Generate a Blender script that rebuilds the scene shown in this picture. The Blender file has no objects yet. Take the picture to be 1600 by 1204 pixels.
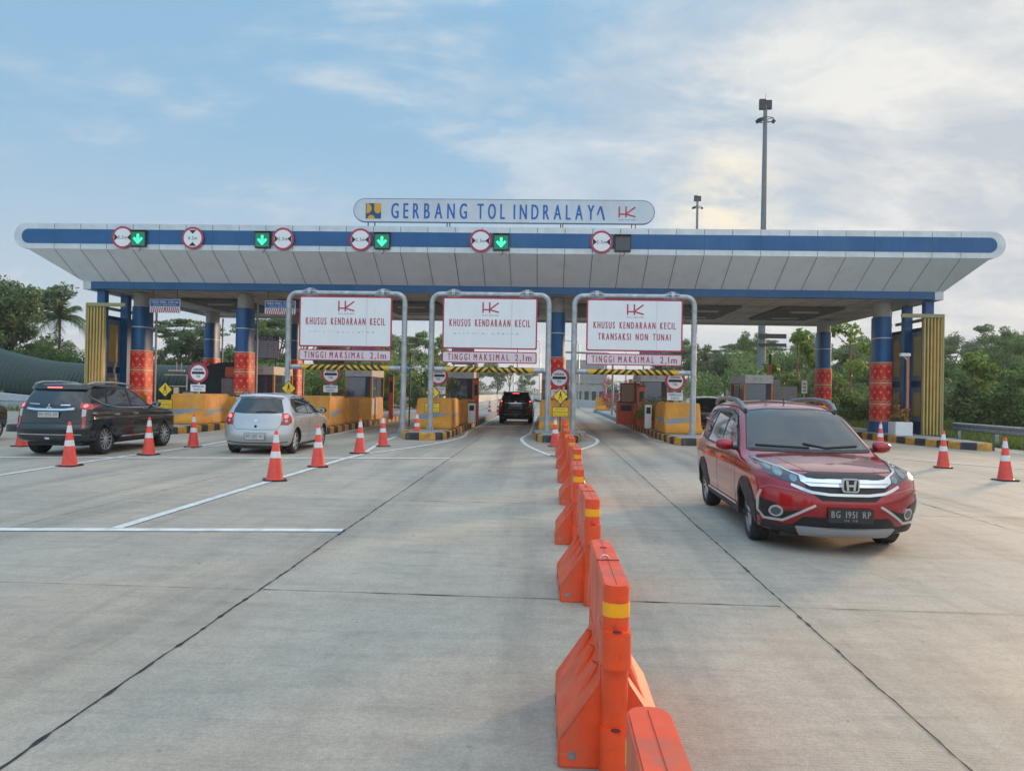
import bpy, bmesh, math, random
import numpy as np
from mathutils import Vector, Matrix
from mathutils.bvhtree import BVHTree
R = math.radians
random.seed(7)
SC = bpy.context.scene
COL = SC.collection

# ------------------------------------------------------------------ camera
cam = bpy.data.cameras.new('camera'); co = bpy.data.objects.new('camera', cam); COL.objects.link(co); SC.camera = co
_y, _p, _r = R(2.5), R(.43), R(1.05)
_f = Vector((-math.sin(_y)*math.cos(_p), math.cos(_y)*math.cos(_p), math.sin(_p)))
_r0 = Vector((math.cos(_y), math.sin(_y), 0)); _u0 = _r0.cross(_f)
_rt = _r0*math.cos(_r) + _u0*math.sin(_r); _up = -_r0*math.sin(_r) + _u0*math.cos(_r)
_m = Matrix((_rt, _up, -_f)).transposed().to_4x4(); _m.translation = (0, 0, 1.6)
co.matrix_world = _m
cam.sensor_width = 36; cam.lens = 36*1203/1600; cam.clip_start = .05; cam.clip_end = 3000

# ------------------------------------------------------------------ sky, sun, exposure
SUN_AZ, SUN_EL = 42, 9.5          # azimuth measured from +Y towards +X
w = bpy.data.worlds.new('World'); SC.world = w; w.use_nodes = True
nt = w.node_tree; nt.nodes.clear()
def N(nt, t, **k):
    n = nt.nodes.new(t)
    for a, b in k.items(): setattr(n, a, b)
    return n
def L(nt, a, b): nt.links.new(a, b)
def M_(nt, op, a, b=None, c=None, clamp=False):
    n = N(nt, 'ShaderNodeMath', operation=op, use_clamp=clamp)
    for i, v in enumerate((a, b, c)):
        if v is None: continue
        if isinstance(v, (int, float)): n.inputs[i].default_value = v
        else: L(nt, v, n.inputs[i])
    return n.outputs[0]
def ramp(nt, fac, pts, interp='LINEAR'):
    n = N(nt, 'ShaderNodeValToRGB'); e = n.color_ramp.elements; n.color_ramp.interpolation = interp
    while len(e) < len(pts): e.new(.5)
    for i, (p, c) in enumerate(pts):
        e[i].position = p; e[i].color = (c[0], c[1], c[2], 1) if isinstance(c, tuple) else (c, c, c, 1)
    L(nt, fac, n.inputs[0]); return n.outputs[0]
def mixc(nt, fac, a, b, mode='MIX'):
    n = N(nt, 'ShaderNodeMix', data_type='RGBA', blend_type=mode)
    for s, v in ((n.inputs[0], fac), (n.inputs[6], a), (n.inputs[7], b)):
        if isinstance(v, (int, float)): s.default_value = v
        elif isinstance(v, tuple): s.default_value = (v[0], v[1], v[2], 1)
        else: L(nt, v, s)
    return n.outputs[2]
tc = N(nt, 'ShaderNodeTexCoord'); sep = N(nt, 'ShaderNodeSeparateXYZ'); L(nt, tc.outputs['Generated'], sep.inputs[0])
sky = N(nt, 'ShaderNodeTexSky', sky_type='NISHITA', sun_disc=False)
sky.sun_elevation = R(SUN_EL); sky.sun_rotation = R(SUN_AZ)
sky.air_density = 1.0; sky.dust_density = .6; sky.ozone_density = 1.4
zz = M_(nt, 'MAXIMUM', sep.outputs[2], .0)
den = M_(nt, 'ADD', zz, .32)
cu = M_(nt, 'DIVIDE', sep.outputs[0], den); cv = M_(nt, 'DIVIDE', sep.outputs[1], den)
comb = N(nt, 'ShaderNodeCombineXYZ'); L(nt, cu, comb.inputs[0]); L(nt, cv, comb.inputs[1])
def cloud_noise(rot, scl, loc, sc, det, ro, dist):
    mp = N(nt, 'ShaderNodeMapping'); mp.inputs['Rotation'].default_value = (0, 0, R(rot)); mp.inputs['Scale'].default_value = scl; mp.inputs['Location'].default_value = loc
    L(nt, comb.outputs[0], mp.inputs[0]); n = N(nt, 'ShaderNodeTexNoise'); n.inputs['Scale'].default_value = sc; n.inputs['Detail'].default_value = det; n.inputs['Roughness'].default_value = ro; n.inputs['Distortion'].default_value = dist
    L(nt, mp.outputs[0], n.inputs['Vector']); return n.outputs[0]
body = cloud_noise(30, (.9, 1.0, 1), (1.35, .55, 0), 1.1, 9, .56, .25)
wisp = cloud_noise(-32, (.55, 1.3, 1), (.2, 2.1, 0), 2.4, 9, .62, .6)
puff = cloud_noise(-10, (.9, 1.1, 1), (3.1, .4, 0), 5.5, 9, .64, .3)
# the bank thickens to the right of the view; a few thin streaks stay on the left
side = M_(nt, 'ADD', M_(nt, 'MULTIPLY', sep.outputs[0], .36), .075)
cover = M_(nt, 'ADD', M_(nt, 'ADD', M_(nt, 'MULTIPLY', body, .75), side), M_(nt, 'ADD', M_(nt, 'MULTIPLY', wisp, .42), M_(nt, 'MULTIPLY', puff, .14)))
mask = ramp(nt, cover, [(.60, 0.0), (.72, .45), (.86, .88), (1.0, .96)], 'EASE')
low = ramp(nt, sep.outputs[2], [(.05, 1.), (.16, .9), (.26, 0.)])
streak = M_(nt, 'MULTIPLY', ramp(nt, wisp, [(.50, 0.), (.66, .75)]), low)
mask = M_(nt, 'MAXIMUM', mask, streak)
hor = ramp(nt, sep.outputs[2], [(0.0, .85), (.14, .45), (.30, .10), (.6, .0)])
blue = mixc(nt, .88, sky.outputs[0], (3.0, 5.85, 8.6))
base = mixc(nt, hor, blue, (7.9, 8.0, 8.0))
# cloud colour: lilac grey body with brighter ridges
lum = M_(nt, 'ADD', M_(nt, 'MULTIPLY', wisp, .55), M_(nt, 'MULTIPLY', puff, .45))
ccol = mixc(nt, ramp(nt, lum, [(.42, 0.0), (.60, 1.0)]), (6.3, 6.75, 7.3), (9.9, 9.7, 9.2))
dv = N(nt, 'ShaderNodeVectorMath', operation='DOT_PRODUCT'); L(nt, tc.outputs['Generated'], dv.inputs[0])
ga, ge = R(12.6), R(12.8); dv.inputs[1].default_value = (math.sin(ga)*math.cos(ge), math.cos(ga)*math.cos(ge), math.sin(ge))
n3 = N(nt, 'ShaderNodeTexNoise'); n3.inputs['Scale'].default_value = 17; n3.inputs['Detail'].default_value = 7; n3.inputs['Roughness'].default_value = .62; L(nt, tc.outputs['Generated'], n3.inputs['Vector'])
glow_d = M_(nt, 'ADD', dv.outputs['Value'], M_(nt, 'MULTIPLY', M_(nt, 'SUBTRACT', n3.outputs[0], .5), .006))
warm = ramp(nt, glow_d, [(.9989, 0.0), (1.0, .95)], 'EASE')
final = mixc(nt, mask, base, ccol)
final = mixc(nt, M_(nt, 'MULTIPLY', warm, ramp(nt, puff, [(.40, .25), (.60, 1.)])), final, (11.0, 10.0, 8.0))
# unseen sky overhead and behind the camera brightened to add light on the ground
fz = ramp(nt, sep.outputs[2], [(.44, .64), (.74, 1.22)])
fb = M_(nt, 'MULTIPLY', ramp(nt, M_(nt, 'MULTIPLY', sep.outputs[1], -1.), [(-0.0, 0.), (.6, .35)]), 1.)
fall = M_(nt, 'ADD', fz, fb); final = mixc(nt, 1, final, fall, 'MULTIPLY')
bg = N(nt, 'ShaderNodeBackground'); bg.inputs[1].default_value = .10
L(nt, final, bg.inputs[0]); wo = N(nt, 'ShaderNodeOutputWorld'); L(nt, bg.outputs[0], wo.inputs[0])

sun = bpy.data.lights.new('sun', 'SUN'); so = bpy.data.objects.new('sun', sun); COL.objects.link(so)
sun.energy = 2.6; sun.angle = R(8.0); sun.color = (1.0, .66, .38)
_d = Vector((math.sin(R(SUN_AZ))*math.cos(R(SUN_EL)), math.cos(R(SUN_AZ))*math.cos(R(SUN_EL)), math.sin(R(SUN_EL))))
so.rotation_euler = (-_d).to_track_quat('-Z', 'Y').to_euler()
SC.view_settings.view_transform = 'Standard'; SC.view_settings.look = 'None'; SC.view_settings.gamma = 1; SC.view_settings.use_curve_mapping = False
SC.view_settings.exposure = .52

# ------------------------------------------------------------------ materials
MT = {}
def mat(name, col, rough=.6, metal=0., coat=0., noise=0., nscale=8., bump=0., bscale=40., emit=None, estr=1., spec=.5, dirt=None):
    if name in MT: return MT[name]
    m = bpy.data.materials.new(name); m.use_nodes = True; t = m.node_tree; b = t.nodes['Principled BSDF']
    b.inputs['Base Color'].default_value = (*col, 1); b.inputs['Roughness'].default_value = rough; b.inputs['Metallic'].default_value = metal
    b.inputs['Coat Weight'].default_value = coat; b.inputs['Coat Roughness'].default_value = .04; b.inputs['Specular IOR Level'].default_value = spec
    geo = N(t, 'ShaderNodeTexCoord').outputs['Object']
    if noise:
        n = N(t, 'ShaderNodeTexNoise'); n.inputs['Scale'].default_value = nscale; n.inputs['Detail'].default_value = 6; L(t, geo, n.inputs['Vector'])
        f = ramp(t, n.outputs[0], [(.3, 1-noise), (.7, 1+noise*.4)])
        c = mixc(t, 1, (col[0], col[1], col[2]), f, 'MULTIPLY')
        if dirt:
            n5 = N(t, 'ShaderNodeTexNoise'); n5.inputs['Scale'].default_value = nscale*.6; n5.inputs['Detail'].default_value = 8; n5.inputs['Roughness'].default_value = .7
            mpp = N(t, 'ShaderNodeMapping'); mpp.inputs['Scale'].default_value = (1.6, 1.6, .35); L(t, geo, mpp.inputs[0]); L(t, mpp.outputs[0], n5.inputs['Vector'])
            c = mixc(t, ramp(t, n5.outputs[0], [(.5, 0.), (.72, dirt[3])]), c, dirt[:3])
        L(t, c, b.inputs['Base Color'])
        rr = ramp(t, n.outputs[0], [(.3, min(1, rough*1.15)), (.7, rough*.85)]); L(t, rr, b.inputs['Roughness'])
    if bump:
        n = N(t, 'ShaderNodeTexNoise'); n.inputs['Scale'].default_value = bscale; n.inputs['Detail'].default_value = 4; L(t, geo, n.inputs['Vector'])
        bp = N(t, 'ShaderNodeBump'); bp.inputs['Strength'].default_value = bump; bp.inputs['Distance'].default_value = .01; L(t, n.outputs[0], bp.inputs['Height']); L(t, bp.outputs[0], b.inputs['Normal'])
    if emit:
        b.inputs['Emission Color'].default_value = (*emit, 1); b.inputs['Emission Strength'].default_value = estr
    MT[name] = m; return m

STEEL = mat('galvanised_steel', (.42, .45, .47), .45, .55, noise=.25, nscale=6)
SILVER = mat('silver_cladding', (.58, .62, .65), .38, .25, noise=.12, nscale=2.6, dirt=(.34, .36, .36, .3), bump=.12, bscale=1.3)
BLUE = mat('blue_cladding', (.005, .095, .26), .38, .0, noise=.15, nscale=1.0, dirt=(.05, .15, .27, .45))
BLUED = mat('blue_column_paint', (.010, .11, .30), .42, noise=.12, nscale=1.5)
NAVY = mat('navy_frame', (.012, .035, .11), .5, noise=.15)
SOFFIT = mat('soffit_panel', (.76, .86, .96), .5, noise=.04, nscale=1.4, dirt=(.5, .52, .52, .3))
SOFFIT2 = mat('ceiling_sheet', (.60, .61, .58), .7, noise=.15, nscale=.6)
DARKM = mat('dark_metal', (.03, .032, .036), .5, noise=.2)
BLACK = mat('black_plastic', (.012, .012, .013), .5, noise=.2, nscale=20)
WHITE = mat('white_paint', (.72, .72, .72), .45, noise=.06, nscale=4, dirt=(.45, .42, .38, .35))
SIGNW = mat('sign_white', (.76, .78, .80), .4, noise=.04, nscale=2, dirt=(.6, .6, .6, .2))
SIGNP = mat('sign_reflective_white', (.66, .60, .64), .35, noise=.05, nscale=3)
SIGNR = mat('sign_red', (.42, .03, .07), .4)
SIGNB = mat('sign_blue', (.01, .10, .36), .4)
INK = mat('black_ink', (.012, .014, .02), .5)
YEL = mat('sign_yellow', (.80, .52, .02), .4, noise=.06)
ORANGE = mat('orange_wall_paint', (.70, .30, .028), .55, noise=.12, nscale=2.5, bump=.2, bscale=60, dirt=(.30, .17, .07, .55))
SWOOSH = mat('blue_grey_paint', (.20, .29, .38), .55, noise=.12, nscale=3)
KERBY = mat('kerb_yellow', (.60, .30, .035), .65, noise=.3, nscale=6, bump=.3, dirt=(.18, .14, .10, .8))
KERBK = mat('kerb_black', (.035, .037, .042), .7, noise=.3, nscale=6, bump=.3, dirt=(.16, .14, .12, .6))
CONCW = mat('island_concrete', (.30, .31, .31), .85, noise=.2, nscale=2, bump=.3)
BARR = mat('barrier_orange_plastic', (.86, .080, .013), .42, noise=.22, nscale=5, dirt=(.38, .13, .08, .75), bump=.08, bscale=30)
CONE = mat('cone_orange_plastic', (.84, .080, .055), .5, noise=.14, nscale=5, dirt=(.35, .06, .04, .5))
CONEW = mat('cone_reflective', (.72, .70, .70), .4, noise=.1, nscale=9)
TAPE = mat('yellow_reflective_tape', (.95, .40, .008), .35, noise=.08)
RUBBER = mat('rubber', (.02, .02, .021), .8, noise=.3, nscale=15)
CHROME = mat('chrome', (.72, .74, .76), .12, 1.0)
GLASSD = mat('tinted_glass', (.012, .016, .02), .03, .0, spec=.6, coat=.5)
BOOTHG = mat('booth_glass', (.055, .085, .12), .08, .0, spec=.9)
ALU = mat('alloy_rim', (.58, .59, .61), .32, .8)
BRICKR = mat('orange_red_paint', (.55, .09, .03), .5, noise=.2)
LED = mat('green_led', (.02, .5, .2), .4, emit=(.04, .95, .36), estr=1.25)
LEDB = mat('signal_face_green', (.01, .09, .06), .5, emit=(.01, .16, .09), estr=.5)
BARK = mat('bark', (.16, .12, .085), .9, noise=.3, nscale=6, bump=.5)

def scuff(m, dark, light, sc=6.):
    t = m.node_tree; b = t.nodes['Principled BSDF']; src = b.inputs['Base Color'].links[0].from_socket; geo = N(t, 'ShaderNodeTexCoord').outputs['Object']
    for (s3, lo, hi, col, k) in (((.5, .5, 5.), .62, .70, light, .55), ((3., .4, .6), .63, .74, dark, .6), ((1.2, 1.2, 1.2), .60, .66, dark, .35)):
        mp = N(t, 'ShaderNodeMapping'); mp.inputs['Scale'].default_value = s3; mp.inputs['Location'].default_value = (k*7, s3[0], 1.3); L(t, geo, mp.inputs[0]); n = N(t, 'ShaderNodeTexNoise'); n.inputs['Scale'].default_value = sc; n.inputs['Detail'].default_value = 7; n.inputs['Roughness'].default_value = .7; L(t, mp.outputs[0], n.inputs['Vector'])
        src = mixc(t, ramp(t, n.outputs[0], [(lo, 0.), (hi, k)]), src, col)
    L(t, src, b.inputs['Base Color'])
scuff(BARR, (.16, .05, .035), (.82, .30, .20)); scuff(CONE, (.22, .06, .05), (.80, .36, .30), 9.); scuff(ORANGE, (.22, .13, .07), (.72, .48, .22), 3.)
def leafmat(name, c1, c2, rough=.55):
    m = bpy.data.materials.new(name); m.use_nodes = True; t = m.node_tree; b = t.nodes['Principled BSDF']
    g = N(t, 'ShaderNodeNewGeometry'); oi = N(t, 'ShaderNodeObjectInfo')
    f = M_(t, 'ADD', M_(t, 'MULTIPLY', g.outputs['Random Per Island'], .7), M_(t, 'MULTIPLY', oi.outputs['Random'], .3))
    c = ramp(t, f, [(.0, c1), (1., c2)]); L(t, c, b.inputs['Base Color']); b.inputs['Roughness'].default_value = rough
    b.inputs['Specular IOR Level'].default_value = .3
    tr = N(t, 'ShaderNodeBsdfTranslucent'); L(t, mixc(t, 1, c, (1.3, 1.5, .6), 'MULTIPLY'), tr.inputs[0])
    mx = N(t, 'ShaderNodeMixShader'); mx.inputs[0].default_value = .25; L(t, b.outputs[0], mx.inputs[1]); L(t, tr.outputs[0], mx.inputs[2])
    L(t, mx.outputs[0], t.nodes['Material Output'].inputs[0]); MT[name] = m; return m
LEAF1 = leafmat('leaf_dark', (.055, .095, .035), (.17, .22, .08))
LEAF2 = leafmat('leaf_mid', (.065, .125, .04), (.22, .29, .095))
LEAF3 = leafmat('leaf_fresh', (.09, .16, .035), (.27, .34, .08))
LEAF4 = leafmat('leaf_grey', (.08, .12, .06), (.20, .25, .13))
GRASS = leafmat('grass_blade', (.08, .12, .03), (.22, .26, .08))
PINKF = leafmat('pink_petal', (.45, .03, .12), (.75, .12, .25))
ORF = leafmat('orange_petal', (.55, .12, .03), (.8, .25, .10))
WHF = leafmat('white_petal', (.6, .6, .55), (.85, .85, .8))

# ------------------------------------------------------------------ object helpers
def setp(o, label=None, cat=None, group=None, kind=None):
    if label: o['label'] = label
    if cat: o['category'] = cat
    if group: o['group'] = group
    if kind: o['kind'] = kind
    return o
def thing(name, label, cat, loc=(0, 0, 0), rz=0, group=None):
    o = bpy.data.objects.new(name, None); COL.objects.link(o); o.empty_display_size = .2
    o.location = loc; o.rotation_euler = (0, 0, rz); return setp(o, label, cat, group)
class MB:
    def __init__(s): s.v = []; s.f = []; s.mi = []; s.mats = []
    def m(s, mt):
        if mt not in s.mats: s.mats.append(mt)
        return s.mats.index(mt)
    def add(s, vs, fs, mt):
        k = len(s.v); s.v += [tuple(v) for v in vs]; i = s.m(mt)
        for f in fs: s.f.append(tuple(k+a for a in f)); s.mi.append(i)
        return s
    def box(s, x0, x1, y0, y1, z0, z1, mt, M=None):
        vs = [Vector((x, y, z)) for z in (z0, z1) for y in (y0, y1) for x in (x0, x1)]
        if M: vs = [M @ v for v in vs]
        return s.add(vs, [(0, 2, 3, 1), (4, 5, 7, 6), (0, 1, 5, 4), (2, 6, 7, 3), (0, 4, 6, 2), (1, 3, 7, 5)], mt)
    def tube(s, pts, r, mt, n=10, cap=True, r1=None):
        pts = [Vector(p) for p in pts]; vs = []; K = len(pts)
        prev = None
        for i, p in enumerate(pts):
            d = (pts[min(i+1, K-1)]-pts[max(i-1, 0)]).normalized()
            a = prev if prev is not None else (Vector((0, 0, 1)) if abs(d.z) < .9 else Vector((1, 0, 0)))
            u = (a-d*a.dot(d)).normalized(); prev = u; q = d.cross(u)
            rr = r if r1 is None else r+(r1-r)*i/(K-1)
            if isinstance(r, (list, tuple)): rr = r[i]
            vs += [p+u*math.cos(2*math.pi*k/n)*rr+q*math.sin(2*math.pi*k/n)*rr for k in range(n)]
        fs = [(i*n+k, i*n+(k+1) % n, (i+1)*n+(k+1) % n, (i+1)*n+k) for i in range(K-1) for k in range(n)]
        if cap: fs += [tuple(range(n))[::-1], tuple((K-1)*n+k for k in range(n))]
        return s.add(vs, fs, mt)
    def cyl(s, c, r, h, mt, n=24, r1=None, axis='z'):
        c = Vector(c); d = {'z': Vector((0, 0, 1)), 'y': Vector((0, 1, 0)), 'x': Vector((1, 0, 0))}[axis]
        return s.tube([c, c+d*h], r, mt, n, True, r1)
    def lathe(s, prof, mt, n=24, axis='z', c=(0, 0, 0), close=False):
        vs = []
        for (r, h) in prof:
            for k in range(n):
                a = 2*math.pi*k/n; x, y = r*math.cos(a), r*math.sin(a)
                p = {'z': (x, y, h), 'y': (x, h, y), 'x': (h, x, y)}[axis]
                vs.append((p[0]+c[0], p[1]+c[1], p[2]+c[2]))
        K = len(prof); rg = K if close else K-1
        fs = [(i*n+k, i*n+(k+1) % n, ((i+1) % K)*n+(k+1) % n, ((i+1) % K)*n+k) for i in range(rg) for k in range(n)]
        return s.add(vs, fs, mt)
    def prism(s, poly, d0, d1, mt, plane='xz', M=None, side=None):
        # poly in plane coords, extruded along the remaining axis from d0 to d1
        def P(a, b, d): return {'xz': (a, d, b), 'xy': (a, b, d), 'yz': (d, a, b)}[plane]
        n = len(poly); vs = [Vector(P(a, b, d0)) for a, b in poly]+[Vector(P(a, b, d1)) for a, b in poly]
        if M: vs = [M @ v for v in vs]
        s.add(vs, [tuple(range(n)), tuple(range(2*n-1, n-1, -1))], mt)
        k = len(s.v)-2*n; i = s.m(side or mt)
        for j in range(n): s.f.append((k+j, k+n+j, k+n+(j+1) % n, k+(j+1) % n)); s.mi.append(i)
        return s
    def build(s, name, parent=None, smooth=35, bevel=0, seg=2, uv=None):
        me = bpy.data.meshes.new(name); me.from_pydata(s.v, [], s.f)
        for m in s.mats: me.materials.append(m)
        me.polygons.foreach_set('material_index', s.mi)
        bm = bmesh.new(); bm.from_mesh(me)
        bmesh.ops.recalc_face_normals(bm, faces=bm.faces)
        if bevel:
            es = [e for e in bm.edges if len(e.link_faces) == 2 and e.calc_face_angle(0) > R(25)]
            bmesh.ops.bevel(bm, geom=es, offset=bevel, segments=seg, affect='EDGES', clamp_overlap=True)
        bm.to_mesh(me); bm.free()
        if smooth: me.shade_smooth(); me.set_sharp_from_angle(angle=R(smooth))
        o = bpy.data.objects.new(name, me); COL.objects.link(o)
        if parent: o.parent = parent
        return o
def copy_tree(o, parent=None):
    c = o.copy(); COL.objects.link(c)
    if parent: c.parent = parent
    for ch in CH.get(o.name, []): copy_tree(bpy.data.objects[ch], c)
    return c
CH = {}
def index_children():
    CH.clear()
    for o in bpy.data.objects:
        if o.parent: CH.setdefault(o.parent.name, []).append(o.name)
def place(src, loc, rz, label, first=False):
    o = src if first else copy_tree(src)
    o.location = loc; o.rotation_euler = (0, 0, rz); o['label'] = label; return o

_fc = {}
def text_geo(txt):
    if txt in _fc: return _fc[txt]
    cu = bpy.data.curves.new('t', 'FONT'); cu.body = txt; cu.size = 1; cu.resolution_u = 3
    ob = bpy.data.objects.new('t', cu); COL.objects.link(ob)
    dg = bpy.context.evaluated_depsgraph_get(); me = bpy.data.meshes.new_from_object(ob.evaluated_get(dg))
    vs = np.array([v.co[:] for v in me.vertices]); fs = [tuple(p.vertices) for p in me.polygons]
    bpy.data.objects.remove(ob); bpy.data.curves.remove(cu); bpy.data.meshes.remove(me)
    _fc[txt] = (vs, fs); return vs, fs
def text(mb, txt, x0, x1, z0, z1, y, mt, th=.006, xf=None, bold=0, spacing=0):
    """Flat raised lettering filling x0..x1, z0..z1 in the XZ plane, facing -Y, glyph by glyph."""
    n = len(txt); ws = []
    for ch in txt:
        if ch == ' ': ws.append(.45); continue
        v, f = text_geo(ch); ws.append(v[:, 0].max()-v[:, 0].min())
    gap = .22+spacing; tot = sum(ws)+gap*(n-1); sx = (x1-x0)/tot
    capv, _ = text_geo('H'); ch_h = capv[:, 1].max(); sz = (z1-z0)/ch_h; x = x0
    for ch, wd in zip(txt, ws):
        if ch != ' ':
            v, f = text_geo(ch); mn = v[:, 0].min()
            fr = [(x+(a-mn)*sx, y-th, z0+b*sz) for a, b, _ in v]
            if bold:
                for dx in (-bold, bold):
                    g = [(p[0]+dx, y-th-.0004*(1 if dx > 0 else 2), p[2]) for p in fr]
                    if xf: g = [xf @ Vector(p) for p in g]
                    mb.add(g, f, mt)
            if xf: fr = [xf @ Vector(p) for p in fr]
            mb.add(fr, f, mt)
        x += (wd+gap)*sx
def rrect(x0, x1, z0, z1, r, n=5):
    out = []
    for cx, cz, a0 in ((x1-r, z1-r, 0), (x0+r, z1-r, 90), (x0+r, z0+r, 180), (x1-r, z0+r, 270)):
        for k in range(n+1):
            a = R(a0+90*k/n); out.append((cx+r*math.cos(a), cz+r*math.sin(a)))
    return out
def bar_xz(mb, a, b, wd, y, mt, th=.006):
    a, b = Vector(a), Vector(b); d = (b-a).normalized(); n = Vector((-d.y, d.x))*wd/2
    mb.prism([tuple(a+n), tuple(a-n), tuple(b-n), tuple(b+n)], y-th, y, mt)
def hk_logo(mb, cx, z0, h, y, k=1.0):
    """red H-K emblem with a small caption line under it"""
    wd = h*1.55; x = cx-wd/2; t = h*.13; z1 = z0+h
    bar_xz(mb, (x+t/2, z0), (x+t/2, z1), t, y, SIGNR)
    bar_xz(mb, (x+wd*.44, z0), (x+wd*.44, z1), t, y, SIGNR, .0065)
    bar_xz(mb, (x, z0+h*.30), (x+wd*.5, z0+h*.30), t, y, SIGNR, .0072)
    bar_xz(mb, (x+wd*.44, z0+h*.32), (x+wd*.98, z1-t*.4), t, y, SIGNR, .0078)
    bar_xz(mb, (x+wd*.44, z0+h*.30), (x+wd, z0+t*.5), t, y, SIGNR, .0084)
    text(mb, 'Inovasi Untuk Solusi', x, x+wd, z0-h*.28, z0-h*.14, y, INK)
HAZE = .0006
# ================================================================== GROUND
def concrete(name, base=(.435, .375, .308), tine=True):
    m = bpy.data.materials.new(name); m.use_nodes = True; t = m.node_tree; b = t.nodes['Principled BSDF']
    geo = N(t, 'ShaderNodeTexCoord').outputs['Object']
    def noise(sc, det, ro, scale=(1, 1, 1), dist=0):
        mp = N(t, 'ShaderNodeMapping'); mp.inputs['Scale'].default_value = scale; L(t, geo, mp.inputs[0])
        n = N(t, 'ShaderNodeTexNoise'); n.inputs['Scale'].default_value = sc; n.inputs['Detail'].default_value = det; n.inputs['Roughness'].default_value = ro; n.inputs['Distortion'].default_value = dist
        L(t, mp.outputs[0], n.inputs['Vector']); return n.outputs[0]
    big = noise(.22, 3, .5); med = noise(.9, 7, .65, (1, .6, 1)); fine = noise(38, 6, .75); speck = noise(160, 2, .6)
    trk = noise(.55, 5, .6, (2.2, .14, 1)); smear = noise(2.3, 8, .7, (.5, 2.2, 1), .4)
    sx = N(t, 'ShaderNodeSeparateXYZ'); L(t, geo, sx.inputs[0])
    cellx = M_(t, 'FLOOR', M_(t, 'DIVIDE', M_(t, 'ADD', sx.outputs[0], 2.2), 4.08)); celly = M_(t, 'FLOOR', M_(t, 'DIVIDE', M_(t, 'ADD', sx.outputs[1], -5.97), 5.0))
    cc = N(t, 'ShaderNodeCombineXYZ'); L(t, cellx, cc.inputs[0]); L(t, celly, cc.inputs[1])
    wn = N(t, 'ShaderNodeTexWhiteNoise'); L(t, cc.outputs[0], wn.inputs['Vector'])
    c = mixc(t, ramp(t, big, [(.35, 0.), (.65, 1.)]), (base[0]*.93, base[1]*.97, base[2]*.99), (base[0]*1.16, base[1]*1.08, base[2]*1.0))
    c = mixc(t, 1, c, ramp(t, wn.outputs['Value'], [(0., .92), (1., 1.07)]), 'MULTIPLY')
    c = mixc(t, 1, c, ramp(t, med, [(.3, .85), (.7, 1.08)]), 'MULTIPLY')
    c = mixc(t, 1, c, ramp(t, smear, [(.32, .86), (.5, 1.), (.72, 1.10)]), 'MULTIPLY')
    c = mixc(t, 1, c, ramp(t, trk, [(.34, .74), (.52, 1.0), (.8, 1.05)]), 'MULTIPLY')
    c = mixc(t, 1, c, ramp(t, fine, [(.25, .74), (.75, 1.2)]), 'MULTIPLY')
    c = mixc(t, 1, c, ramp(t, speck, [(.3, .78), (.7, 1.2)]), 'MULTIPLY')
    # rusty, dusty wear and small dark spots
    rust = noise(.8, 8, .7, (1, .8, 1), .6)
    oil = noise(1.7, 6, .72, (1.3, .55, 1), .8)
    c = mixc(t, ramp(t, oil, [(.60, 0.), (.78, .42)]), c, (.10, .10, .10))
    c = mixc(t, ramp(t, rust, [(.54, 0.), (.74, .5)]), c, (.37, .285, .215))
    vo = N(t, 'ShaderNodeTexVoronoi'); vo.inputs['Scale'].default_value = 1.1; vo.inputs['Randomness'].default_value = 1; L(t, geo, vo.inputs['Vector'])
    c = mixc(t, ramp(t, vo.outputs['Distance'], [(.016, .65), (.03, 0.)]), c, (.05, .05, .05))
    # rubber darkened wheel paths running into the lanes
    band = None
    for cx in (-6.08, -1.74, 2.60, 6.95):
        for o_ in (-.72, .72):
            g_ = M_(t, 'SUBTRACT', 1., M_(t, 'MULTIPLY', M_(t, 'ABSOLUTE', M_(t, 'SUBTRACT', sx.outputs[0], cx+o_)), 2.6), None, True)
            band = g_ if band is None else M_(t, 'MAXIMUM', band, g_)
    fade = ramp(t, M_(t, 'DIVIDE', sx.outputs[1], 60.), [(.16, 0.), (.42, 1.), (.85, 1.)])
    wear = M_(t, 'MULTIPLY', M_(t, 'MULTIPLY', band, fade), ramp(t, noise(.7, 6, .65, (1.5, .25, 1)), [(.35, .1), (.6, .6)]))
    c = mixc(t, wear, c, (.13, .125, .12))
    grit = noise(9, 8, .78, (1, .7, 1)); c = mixc(t, 1, c, ramp(t, grit, [(.30, .85), (.55, 1.01), (.75, 1.08)]), 'MULTIPLY')
    v2 = N(t, 'ShaderNodeTexVoronoi'); v2.inputs['Scale'].default_value = 4.3; L(t, geo, v2.inputs['Vector'])
    c = mixc(t, ramp(t, v2.outputs['Distance'], [(.03, .5), (.06, 0.)]), c, (.12, .11, .10))
    scr = noise(3.2, 4, .6, (.12, 3.4, 1), .2); c = mixc(t, ramp(t, scr, [(.66, 0.), (.74, .30)]), c, (.50, .47, .43))
    L(t, c, b.inputs['Base Color'])
    L(t, ramp(t, med, [(.3, .62), (.7, .86)]), b.inputs['Roughness'])
    hsum = M_(t, 'ADD', M_(t, 'MULTIPLY', fine, .5), M_(t, 'MULTIPLY', speck, .3))
    if tine:
        wv = N(t, 'ShaderNodeTexWave', wave_type='BANDS', bands_direction='Y'); wv.inputs['Scale'].default_value = 12.; wv.inputs['Distortion'].default_value = .5; wv.inputs['Detail'].default_value = 2; wv.inputs['Detail Scale'].default_value = 3
        L(t, geo, wv.inputs['Vector'])
        mk = ramp(t, noise(.35, 2, .5), [(.42, .0), (.66, .38)])
        hsum = M_(t, 'ADD', hsum, M_(t, 'MULTIPLY', wv.outputs[0], mk))
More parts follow.
